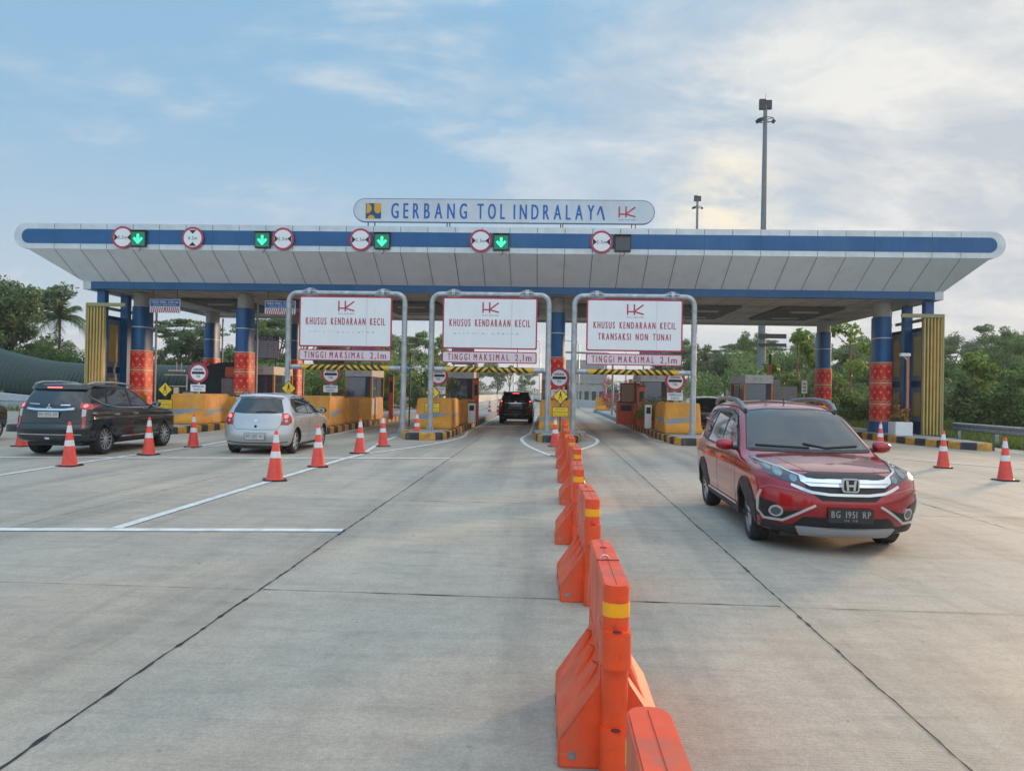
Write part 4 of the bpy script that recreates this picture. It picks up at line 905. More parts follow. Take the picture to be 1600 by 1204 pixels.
# ================================================================== FLOODLIGHT MASTS
def mast(x, y, h, r, label):
    t = thing('floodlight_mast', label, 'mast', (x, y, 0), 0, 'tall floodlight masts behind the gate')
    mb = MB(); mb.tube([(0, 0, 0), (0, 0, h*.5), (0, 0, h)], [r, r*.72, r*.45], mat('mast_grey', (.17, .19, .21), .6, noise=.15), 14); mb.build('pole', t)
    k = r/.27*.55; mb = MB(); n = 28; R0 = .95*k; mb.tube([(R0*math.cos(2*math.pi*q/n), R0*math.sin(2*math.pi*q/n), h-1.7*k) for q in range(n+1)], .05*k, DARKM, 6)
    for q in range(4): a = R(45+90*q); mb.tube([(0, 0, h-1.7*k), (R0*math.cos(a), R0*math.sin(a), h-1.7*k)], .04*k, DARKM, 6)
    mb.build('ring', t); mb = MB(); mb.box(-.72*k, .0*k, -.25*k, .12*k, h-.55*k, h+.65*k, DARKM); mb.build('floodlight', t, bevel=.02)
    mb = MB(); mb.box(.02*k, .7*k, -.2*k, .15*k, h-.5*k, h+.55*k, DARKM); mb.build('floodlight', t, bevel=.02)
    for a in (190, 225, -8, 200): 
        mb = MB(); a = R(a); mb.box(-.2*k, .2*k, -.14*k, .14*k, -.28*k, .12*k, DARKM, Matrix.Translation((R0*math.cos(a), R0*math.sin(a), h-1.85*k)) @ Matrix.Rotation(a, 4, 'Z') @ Matrix.Rotation(R(35), 4, 'Y')); mb.build('lamp_head', t, bevel=.02)
    mb = MB(); mb.tube([(0, 0, h), (0, 0, h+1.3*k)], .02*k, DARKM, 5); mb.build('lightning_rod', t)
    return t
m1 = mast(16.55, 60, 24.0, .33, 'tall floodlight mast rising above the right half of the canopy')
mb = MB(); mb.box(-.35, 1.75, -.40, -.28, 6.0, 6.35, DARKM); mb.box(-.35, 1.75, -.42, -.30, 5.4, 5.62, DARKM); mb.build('crossbar', m1, smooth=0)
mast(22.0, 115, 30.6, .36, 'smaller looking distant floodlight mast left of the tall one')
# ================================================================== SIGN GANTRY BEYOND
t = thing('overhead_sign', 'grey back of a large sign panel beyond the central column', 'sign', (8.0, 90, 0), 0)
BK = mat('sign_back_grey', (.30, .30, .30), .6, noise=.12, nscale=1.5)
mb = MB(); mb.tube([(-1.0, .4, 0), (-1.0, .4, 5.3)], .14, STEEL, 10); mb.build('sign_post', t); mb = MB(); mb.box(-5.7, -1.2, .15, .25, 2.65, 5.4, BK)
for z in (3.3, 4.0, 4.7): mb.box(-5.7, -1.2, .10, .15, z-.02, z+.02, STEEL)
mb.build('sign_panel', t, smooth=0); mb = MB(); mb.box(-5.7, -1.2, .15, .25, 1.75, 2.5, BK); mb.build('lower_panel', t, smooth=0)
mb = MB(); mb.tube([(4.15, 48, .2), (4.15, 48, 3.7), (4.05, 48, 3.95), (3.8, 48, 4.05), (1.2, 48, 4.1)], .075, STEEL, 10); setp(mb.build('bent_pole'), 'steel pole bent over to the left beyond the pink flowers', 'pole')
# ================================================================== WATER BARRIERS
def rbox(mb, x0, x1, y0, y1, z0, z1, r, mt): mb.prism(rrect(x0, x1, y0, y1, r, 5), z0, z1, mt, 'xy')
def water_barrier(label):
    t = thing('water_barrier', label, 'barrier', (0, 0, 0), 0, 'orange plastic water barriers in a row')
    hw = .056; Ln = 1.1
    mb = MB()   # upright with knuckle steps at both ends
    rbox(mb, -hw, hw, .03, Ln-.03, .02, .795, .05, BARR); up = mb.build('upright', t, bevel=.006, seg=2)
    for z0, z1 in ((.0, .205), (.455, .61)):
        for ya, yb in ((-.012, .26), (Ln-.2, Ln+.01)): mb = MB(); rbox(mb, -hw-.006, hw+.006, ya, yb, z0, z1, .05, BARR); mb.build('end_knuckle', t, bevel=.007, seg=2)
    for z in (.2052, .6102):
        mb = MB(); mb.lathe([(0, z), (.017, z), (.021, z+.0012), (.016, z+.0016), (0, z+.0006)], mat('hole_dark', (.10, .015, .008), .8), 14, c=(0, .010, 0)); mb.build('pin_hole', t)
    mb = MB(); y0, y1 = .10, .92; hb = .235     # flared foot with diagonal ribs
    sec = [(-hb, 0), (-hb, .115), (-hw-.004, .37), (-hw-.004, .46), (hw+.004, .46), (hw+.004, .37), (hb, .115), (hb, 0)]
    n = len(sec); ny = 49; vs = []
    for j in range(ny):
        yy = y0+(y1-y0)*j/(ny-1); f = math.sin((yy-y0)/(y1-y0)*math.pi*7); dent = 0
        for k, (x, z) in enumerate(sec):
            xx = x
            if k in (1, 6): zz = z; xx = x-math.copysign(dent*.3, x)
            elif k in (2, 5): zz = z-dent*.9; 
            else: zz = z
            vs.append((xx, yy, zz))
    mb.add(vs, [(j*n+k, j*n+(k+1) % n, (j+1)*n+(k+1) % n, (j+1)*n+k) for j in range(ny-1) for k in range(n)]+[tuple(range(n)), tuple((ny-1)*n+k for k in range(n))][::1], BARR)
    mb.build('flared_foot', t, bevel=.008, seg=2, smooth=30)
    for s in (-1, 1):
        for yy in (.27, .50, .73):     # tapering ribs down the slope
            a = Vector((s*(hb-.075), yy, .190)); b = Vector((s*(hw+.004), yy+.01, .385)); mb = MB(); mb.tube([a, b], [.010, .030], BARR, 10); mb.build('slope_rib', t)
        mb = MB()
        for yy in (.30, .68): mb.lathe([(0, s*(hb+.0015)), (.028, s*(hb+.0015)), (.028, s*(hb-.01))], mat('hole_dark', (.10, .015, .008), .8), 16, 'x', (0, yy, .06))
        mb.build('fork_hole', t)
    mb = MB(); mb.lathe([(0, -.008), (.013, -.008), (.013, 0), (.020, 0), (.020, .004)], mat('plug_grey', (.30, .29, .27), .5, .6, noise=.3), 12, 'y', (-.175, .098, .055)); mb.build('drain_plug', t)
    mb = MB(); 
    P = rrect(-hw-.0015, hw+.0015, .0285, .13, .048, 5); mb.prism(P, .665, .722, TAPE, 'xy'); mb.build('reflective_band', t)
    mb = MB(); mb.box(-.0012, .0012, .06, Ln-.06, .7948, .7963, mat('mould_line', (.30, .04, .012), .6)); mb.box(-hw+.002, hw-.002, .53, .545, .7945, .7975, mat('slot_dark', (.14, .02, .01), .7)); mb.box(-.016, .016, .82, .845, .7945, .7978, mat('slot_dark', (.14, .02, .01), .7)); mb.build('top_seam', t, smooth=0)
    return t
bl_ = ['nearest barrier, mostly below the lower picture edge', 'barrier with the large yellow band in the foreground', 'second full barrier from the camera, yellow band at upright top', 'third full barrier counted from the foreground',
       'fourth full barrier counted from the foreground', 'fifth full barrier counted from the foreground', 'sixth full barrier in the row towards the gate', 'seventh full barrier near the painted bay', 'barrier close behind the cone on the painted bay', 'farthest barrier, against the central island']
BARS = [(.275, .94, 0.), (.315, 3.2, 0.), (.375, 5.8, 1.), (.36, 8.02, -1.), (.47, 10.85, .5), (.48, 13.5, 0), (.48, 16.0, -1), (.52, 18.7, .5), (.56, 21.0, 0), (.58, 23.0, 0)]
b0 = water_barrier(bl_[0]); 
index_children()
for i, (x, y, rz) in enumerate(BARS):
    if i == 0: place(b0, (x, y+1.1, 0), R(180), bl_[0], True)
    else: place(b0, (x, y, 0), R(rz), bl_[i])
mb = MB(); mb.tube([(.30+.02*math.cos(a), 3.2+.53+.0, .80+.02*math.sin(a)) for a in np.linspace(0, math.pi, 8)], .004, CHROME, 6); setp(mb.build('wire_loop'), 'small twisted wire loop on top of the foreground barrier', 'wire')

# ================================================================== CONES
def cone(label):
    t = thing('traffic_cone', label, 'traffic cone', (0, 0, 0), 0, 'orange traffic cones with white bands')
    H = .92; r = lambda z: .148-(.148-.026)*(z-.03)/(H-.03)
    mb = MB(); mb.prism(rrect(-.2, .2, -.2, .2, .05), 0, .03, BLACK, 'xy'); mb.build('rubber_base', t, bevel=.006)
    mb = MB(); mb.lathe([(.165, .03), (r(.045), .045)]+[(r(z), z) for z in (.2, .4, .6, .8, H-.01)]+[(.020, H), (.012, H-.005), (0, H-.005)], CONE, 28); mb.build('body', t)
    for z0, z1 in ((.42, .54), (.70, .845)):
        mb = MB(); mb.lathe([(r(z0), z0), (r(z0)+.0025, z0+.002), (r(z1)+.0025, z1-.002), (r(z1), z1)], CONEW, 28); mb.build('white_band', t)
    return t
cl = [(-4.60, 13.0, 'nearest cone of the middle line, standing on the painted line left of centre'), (-9.16, 14.5, 'cone in front of the black SUV rear wheel'), (-9.02, 17.2, 'cone beside the black SUV front wheel'), (-9.10, 19.6, 'cone between the black SUV and the silver hatchback'),
      (-4.57, 15.4, 'cone in front of the silver hatchback front wheel'), (-4.55, 18.8, 'cone where the painted lines meet right of the silver hatchback'), (-4.50, 21.3, 'cone on the hatched bay right of the silver hatchback'), (-4.20, 25.1, 'cone between the two portal legs left of the middle lane'),
      (.30, 22.6, 'cone at the far end of the barrier row on the central bay'), (10.45, 24.5, 'cone just right of the red car mirror'), (9.30, 18.4, 'left one of the two cones right of the red car'), (9.20, 15.8, 'rightmost cone near the guardrail'), (-13.05, 18.7, 'cone half hidden behind the rear of the black SUV'),
      (-3.85, 43, 'small distant cone behind the left portal right leg'), (-6.1, 46, 'small distant cone seen right of the left booth'), (-3.6, 50, 'distant cone left of the distant dark SUV, nearest of a small group'), (-3.3, 54, 'distant cone in the group left of the distant dark SUV'), (-3.1, 50.5, 'middle cone of the distant group left of the dark SUV'), (-2.6, 55, 'distant cone closest to the dark SUV left side'), (-6.6, 52, 'farthest small cone behind the left booth')]
c0 = cone(cl[0][2]); index_children(); rc = random.Random(5)
for i, (x, y, lb) in enumerate(cl): 
    o = place(c0, (x, y, 0), rc.uniform(-.5, .5), lb, i == 0)
    o.scale = (.95, .95, .93); o.rotation_euler = (rc.uniform(-.015, .015), rc.uniform(-.015, .015), rc.uniform(-.5, .5)); 
# low yellow block at the portal foot
mb = MB(); mb.box(-4.75, -4.25, 25.35, 25.65, .0, .26, ORANGE); setp(mb.build('kerb_block', bevel=.03), 'small low orange block beside the cone between the portal legs', 'block')
# ================================================================== CARS (local frame: +X forward, +Y left, Z up)
def curve(pts):
    xs = np.array([p[0] for p in pts], float); ys = np.array([p[1] for p in pts], float); o = np.argsort(xs); xs, ys = xs[o], ys[o]
    h = np.diff(xs); d = np.diff(ys)/h; m = np.zeros_like(ys); m[0], m[-1] = d[0], d[-1]
    for i in range(1, len(xs)-1):
        m[i] = 0 if d[i-1]*d[i] <= 0 else 2*d[i-1]*d[i]/(d[i-1]+d[i])
    def f(x):
        x = np.clip(x, xs[0], xs[-1]); i = np.clip(np.searchsorted(xs, x)-1, 0, len(h)-1); t = (x-xs[i])/h[i]
        return (2*t**3-3*t**2+1)*ys[i]+(t**3-2*t**2+t)*h[i]*m[i]+(-2*t**3+3*t**2)*ys[i+1]+(t**3-t**2)*h[i]*m[i+1]
    return f
def cube_grid(na, nb, nc):
    V = []; F = []; idx = {}
    def vid(i, j, k):
        if (i, j, k) not in idx: idx[(i, j, k)] = len(V); V.append((2*i/na-1, 2*j/nb-1, 2*k/nc-1))
        return idx[(i, j, k)]
    for i in range(na):
        for j in range(nb):
            for k in (0, nc): F.append((vid(i, j, k), vid(i+1, j, k), vid(i+1, j+1, k), vid(i, j+1, k)))
    for i in range(na):
        for k in range(nc):
            for j in (0, nb): F.append((vid(i, j, k), vid(i+1, j, k), vid(i+1, j, k+1), vid(i, j, k+1)))
    for j in range(nb):
        for k in range(nc):
            for i in (0, na): F.append((vid(i, j, k), vid(i, j+1, k), vid(i, j+1, k+1), vid(i, j, k+1)))
    return np.array(V), F
class Car:
    def __init__(s, sp, paint):
        s.sp = sp; s.paint = paint
        V, F = cube_grid(96, 30, 40)
        r = np.array(sp.get('round', (.045, .17, .13))); core = np.clip(V, -(1-r), 1-r); d = (V-core)/r; ln = np.linalg.norm(d, axis=1); ln[ln < 1e-6] = 1
        m = np.minimum(1, 1/ln); V = core+d*np.where(ln > 1, 1/ln, 1)[:, None]*r
        a, b, c = V.T; zt, xf, xr, wz, wx = [curve(sp[k]) for k in ('zt', 'xf', 'xr', 'wz', 'wx')]
        zb0 = sp['zb']; z = np.full_like(a, .7)
        zbf = curve(sp.get('zbx', [(-3, zb0), (3, zb0)]))
        for _ in range(8):
            x = xr(z)+(xf(z)-xr(z))*(a+1)/2
            x = x-sp['kf']*np.abs(b)**2.6*((a+1)/2)**7+sp['kr']*np.abs(b)**2.6*((1-a)/2)**7
            z = zbf(x)+(c+1)/2*(zt(x)-zbf(x))
        cr = sp.get('crown', .05)*b**2*np.clip((c+.2)/1.2, 0, 1)**2
        y = b*wz(z)*wx(x)
        if 'crease' in sp:
            for zc, amp, wd in sp['crease']: y = y+np.sign(b)*amp*np.exp(-((z-zc)/wd)**2)*(np.abs(b) > .8)
        P = np.stack([x, y, z-cr], 1)
        s.me = bpy.data.meshes.new('body'); s.me.from_pydata([tuple(p) for p in P], [], F)
        bm = bmesh.new(); bm.from_mesh(s.me); bmesh.ops.recalc_face_normals(bm, faces=bm.faces); s.bvh = BVHTree.FromBMesh(bm); bm.to_mesh(s.me); bm.free()
    def root(s, name, label, cat): s.t = thing(name, label, cat); return s.t
    def body(s):
        sp = s.sp; s.me.materials.append(s.paint); s.me.materials.append(BLACK)
        o = bpy.data.objects.new('body', s.me); COL.objects.link(o)
        cut = MB()
        for ax in (sp['fa'], sp['ra']):
            for sd in (-1, 1):
                cut.cyl((ax, sd*(sp['hw']-.36), sp['wr']+.0), sp['arch'], sd*.6, BLACK, 40, axis='y')
        co_ = cut.build('cut', smooth=0); co_.data.materials.clear(); co_.data.materials.append(s.paint); co_.data.materials.append(BLACK)
        for p in co_.data.polygons: p.material_index = 1
        md = o.modifiers.new('b', 'BOOLEAN'); md.operation = 'DIFFERENCE'; md.object = co_; md.solver = 'EXACT'
        dg = bpy.context.evaluated_depsgraph_get(); me = bpy.data.meshes.new_from_object(o.evaluated_get(dg)); o.modifiers.clear(); o.data = me; bpy.data.objects.remove(co_)
        if len(me.materials) < 2: me.materials.clear(); me.materials.append(s.paint); me.materials.append(BLACK)
        me.shade_smooth(); me.set_sharp_from_angle(angle=R(38)); me.name = 'body'; o.parent = s.t; s.bo = o; return o
    def ray(s, p, d, off):
        h = s.bvh.ray_cast(p-d*6, d)
        if h[0] is None: h = s.bvh.find_nearest(p)
        n = h[1]; 
        if n.dot(d) > 0: n = -n
        return h[0]+n*off, n
    def patch(s, name, pts, mt, view, off=.004, step=.045, parent=None, depth=.02, side=1, mb_only=False, r=0):
        """polygon in a view plane draped over the body: view 'front','rear' take (y,z); 'side' takes (x,z); ('d',deg) takes (u,z) with rays coming in from that heading"""
        if view == 'front': ang = 0
        elif view == 'rear': ang = 180
        elif view == 'side': ang = 90*side
        else: ang = view[1]
        d = Vector((-math.cos(R(ang)), -math.sin(R(ang)), 0)); u = Vector((-math.sin(R(ang)), math.cos(R(ang)), 0))
        if view[0] == 'd' and len(view) == 2: pts = s.conv(pts, ang, u)
        if view == 'rear': u = -u
        if view == 'side': u = Vector((1, 0, 0))
        if view == 'top': d = Vector((0, 0, -1)); u = Vector((1, 0, 0)); v = Vector((0, 1, 0))
        else: v = Vector((0, 0, 1))
        bm = bmesh.new(); vs = [bm.verts.new((a, b, 0)) for a, b in pts]; f = bm.faces.new(vs); bmesh.ops.triangulate(bm, faces=[f])
        us = [p[0] for p in pts]; zs = [p[1] for p in pts]
        for k, (lo, hi) in enumerate(((min(us), max(us)), (min(zs), max(zs)))):
            n = int((hi-lo)/step)
            for q in range(1, n+1):
                c = lo+(hi-lo)*q/(n+1); co_ = (c, 0, 0) if k == 0 else (0, c, 0); no = (1, 0, 0) if k == 0 else (0, 1, 0)
                bmesh.ops.bisect_plane(bm, geom=bm.verts[:]+bm.edges[:]+bm.faces[:], plane_co=co_, plane_no=no, dist=1e-5)
        nor = {}
        for w_ in bm.verts:
            q, n = s.ray(u*w_.co.x+v*w_.co.y, d, off); w_.co = q; nor[w_] = n
        bmesh.ops.recalc_face_normals(bm, faces=bm.faces); bm.normal_update()
        avg = sum((nor[w_] for w_ in nor), Vector()); sg = sum(f.normal.dot(avg) for f in bm.faces)
        if sg < 0: bmesh.ops.reverse_faces(bm, faces=bm.faces)
        be = [e for e in bm.edges if len(e.link_faces) == 1]; src = {}
        bv = set(w_ for e in be for w_ in e.verts)
        new = {w_: bm.verts.new(w_.co-nor[w_]*depth) for w_ in bv}
        for e in be: 
            a, b = e.verts; 
            try: bm.faces.new((a, b, new[b], new[a]))
            except ValueError: pass
        me = bpy.data.meshes.new(name); bm.to_mesh(me); bm.free(); me.materials.append(mt); me.shade_smooth(); me.set_sharp_from_angle(angle=R(40))
        o = bpy.data.objects.new(name, me); COL.objects.link(o); o.parent = parent or s.t; return o
    def conv(s, pts, ang, u):
        """points given as (y,z) seen from the front or rear -> coordinates in the slanted view"""
        fx = 1 if abs(ang) < 90 else -1; out = []
        for y, z in pts:
            yy = y; h = None
            for _ in range(14):
                h = s.bvh.ray_cast(Vector((fx*6, yy, z)), Vector((-fx, 0, 0)))
                if h[0] is not None: break
                yy *= .985
            q = h[0] if h[0] is not None else Vector((fx*2, yy, z)); q = Vector((q.x-fx*abs(y-yy)*1.5, q.y, z)); out.append((q.dot(u), z))
        return out
    def strip(s, name, pts, wd, mt, view, side=1, off=.003, parent=None, step=.05, depth=.006):
        if view[0] == 'd' and len(view) == 2: pts = s.conv(pts, view[1], Vector((-math.sin(R(view[1])), math.cos(R(view[1])), 0)))
        pts = [Vector(p) for p in pts]; dense = []
        for a, b in zip(pts[:-1], pts[1:]):
            n = max(1, int((b-a).length/step)); dense += [a.lerp(b, k/n) for k in range(n)]
        dense.append(pts[-1]); up_, lo_ = [], []
        for i, p in enumerate(dense):
            d = (dense[min(i+1, len(dense)-1)]-dense[max(i-1, 0)]).normalized(); nn = Vector((-d.y, d.x))*wd/2; up_.append(tuple(p+nn)); lo_.append(tuple(p-nn))
        # quad strip draped directly
        if view == 'front': ang = 0
        elif view == 'rear': ang = 180
        elif view == 'side': ang = 90*side
        else: ang = view[1] if isinstance(view, tuple) else 0
        d = Vector((-math.cos(R(ang)), -math.sin(R(ang)), 0)); u = Vector((-math.sin(R(ang)), math.cos(R(ang)), 0)); v = Vector((0, 0, 1))
        if view == 'rear': u = -u
        if view == 'side': u = Vector((1, 0, 0))
        if view == 'top': d = Vector((0, 0, -1)); u = Vector((1, 0, 0)); v = Vector((0, 1, 0))
        vs = []; 
        for a, b in zip(up_, lo_):
            A_, na = s.ray(u*a[0]+v*a[1], d, off); B_, nb = s.ray(u*b[0]+v*b[1], d, off); vs += [A_-na*depth, A_, B_, B_-nb*depth]
        K = len(up_); mb = MB(); mb.add(vs, [(4*i+q, 4*(i+1)+q, 4*(i+1)+q+1, 4*i+q+1) for i in range(K-1) for q in range(3)]+[(0, 1, 2, 3), tuple(4*(K-1)+q for q in (3, 2, 1, 0))], mt)
        return mb.build(name, parent or s.t, smooth=50)
    def wheel(s, ax, sd, spokes=5, steer=0, style=0):
        sp = s.sp; r = sp['wr']; wd = sp.get('tw', .20); rr = r*.69; y = sd*(sp['hw']-.02)
        W = bpy.data.meshes.new('wheel'); mb = MB(); mb.lathe([(0, -.02), (rr*.9, -.02), (rr*.98, .0), (rr*.98, -wd*.9), (0, -wd*.9)], mat('wheel_well_black', (.02, .02, .022), .7), 32, 'y')
        w_ = mb.build('wheel', s.t); w_.location = (ax, y-sd*.028, r); w_.rotation_euler = (0, 0, steer if sd > 0 else math.pi+steer)
        mb = MB(); h = wd; mb.lathe([(rr, -.004), (rr+.012, .004), (r*.90, .006), (r*.965, -.012), (r*.995, -.03), (r, -h*.35), (r, -h*.65), (r*.995, -h+.03), (r*.965, -h+.012), (r*.88, -h), (rr, -h)], RUBBER, 48, 'y')
        mb.build('tyre', w_)
        mb = MB(); mb.lathe([(rr*.93, -.035), (rr*.93, -.010), (rr, .0), (rr+.006, -.004), (rr, -.03)], ALU, 40, 'y')
        mb.lathe([(0, .0), (.055, .0), (.065, -.012), (.065, -.04), (0, -.04)], ALU, 20, 'y')
        for k in range(spokes):
            for q in ((-1, 1) if style else (0,)):
                a0 = 2*math.pi*k/spokes; M = Matrix.Rotation(a0, 4, 'Y')
                w0, w1 = (.018, .015) if style else (.034, .030); sh = q*.0; xo = q*.022; xe = q*(.055 if style == 1 else .04)
                vs = [(.045, -.028, xo-w0), (.045, -.028, xo+w0), (.045, -.004, xo-w0*.7), (.045, -.004, xo+w0*.7), (rr*.97, -.03, xe-w1), (rr*.97, -.03, xe+w1), (rr*.97, -.006, xe-w1*.7), (rr*.97, -.006, xe+w1*.7)]
                mb.add([M @ Vector(p) for p in vs], [(0, 1, 3, 2), (4, 6, 7, 5), (0, 4, 5, 1), (2, 3, 7, 6), (0, 2, 6, 4), (1, 5, 7, 3)], ALU)
        mb.build('rim', w_)
        return w_
    def mirror(s, x, z, sd, wd=.20, mt=None):
        mb = MB(); p0, _ = s.ray(Vector((x, 0, z)), Vector((0, -sd, 0)), 0); y0 = p0.y*1.0; n = 16
        prof = [(0, 0), (.055, .01), (.078, .05), (.08, .12), (.062, .185), (.03, .215), (0, .22)]
        vs = []
        for (r_, h) in prof:
            for k in range(n):
                a = 2*math.pi*k/n; vs.append((x-.01+(r_*math.cos(a))*(.75 if math.cos(a) < 0 else 1.05), y0+sd*(.05+h), z+.045+r_*math.sin(a)*.95))
        mb.add(vs, [(i*n+k, i*n+(k+1) % n, (i+1)*n+(k+1) % n, (i+1)*n+k) for i in range(len(prof)-1) for k in range(n)], mt or s.paint)
        o = mb.build('side_mirror', s.t, smooth=60)
        b = MB(); b.tube([(x, y0-sd*.03, z-.0), (x, y0+sd*.12, z+.01)], [.03, .028], BLACK, 8); b.build('mirror_arm', o)
        b = MB(); b.prism(rrect(y0+sd*.15-.085, y0+sd*.15+.085, z-.01, z+.10, .04), x-.066, x-.062, CHROME, 'yz'); b.build('mirror_glass', o); return o
    def plate(s, x, z, txt, face, bg, fg, wd=.43, ht=.135, dy=0):
        mb = MB(); e = -1 if face == 'front' else 1; 
        XF = Matrix.Translation((x, dy, z)) @ Matrix.Rotation(R(90 if face == 'front' else -90), 4, 'Z')
        mb.prism(rrect(-wd/2, wd/2, -ht/2, ht/2, .01), 0, .012, bg, 'xz', XF); mb.prism(rrect(-wd/2+.004, wd/2-.004, -ht/2+.004, ht/2-.004, .008), -.0015, 0, bg, 'xz', XF)
        text(mb, txt, -wd*.43, wd*.43, -ht*.12, ht*.34, -.0015, fg, th=.002, xf=XF, bold=.002); text(mb, '06 28', -wd*.14, wd*.14, -ht*.38, -ht*.24, -.0015, fg, th=.002, xf=XF)
        return mb.build('number_plate', s.t, smooth=0)
def arcpts(cx, cz, r, a0, a1, n=16): return [(cx+r*math.cos(R(a0+(a1-a0)*k/n)), cz+r*math.sin(R(a0+(a1-a0)*k/n))) for k in range(n+1)]
def ring_poly(cx, cz, r0, r1, a0, a1, n=18): return arcpts(cx, cz, r1, a0, a1, n)+arcpts(cx, cz, r0, a1, a0, n)

LENS = mat('headlight_lens', (.26, .29, .32), .10, .55, noise=.35, nscale=18, spec=.8); LENSD = mat('headlight_inner', (.10, .11, .12), .2, .3)
TAILR = mat('tail_lamp_red', (.38, .012, .015), .15, coat=1.); TAILON = mat('brake_lamp_lit', (.8, .05, .05), .3, emit=(1., .10, .10), estr=2.2); TAILS = mat('tail_lamp_clear', (.5, .42, .42), .15, coat=1.)
MESHB = mat('grille_black', (.012, .012, .013), .35, bump=.5, bscale=90)
REDP = mat('red_metallic_paint', (.33, .004, .010), .22, .35, coat=1., noise=.05, nscale=2); SILP = mat('silver_metallic_paint', (.50, .515, .53), .34, .5, coat=.8, noise=.05, nscale=2); BLKP = mat('black_metallic_paint', (.006, .011, .013), .22, .1, coat=.6)
DULLB = mat('matt_cladding', (.03, .031, .034), .6, noise=.2, nscale=10); SKID = mat('skid_silver', (.42, .42, .43), .4, .4); CHR = mat('chrome_trim', (.66, .69, .72), .18, .9)
PLW = mat('plate_white', (.46, .46, .46), .4); PLT = mat('plate_text_dark', (.12, .12, .13), .5); PLB = mat('plate_black', (.02, .021, .024), .4); PLWT = mat('plate_text_white', (.27, .28, .29), .5)

def sides(c, fn):
    for sd in (1, -1): fn(sd)
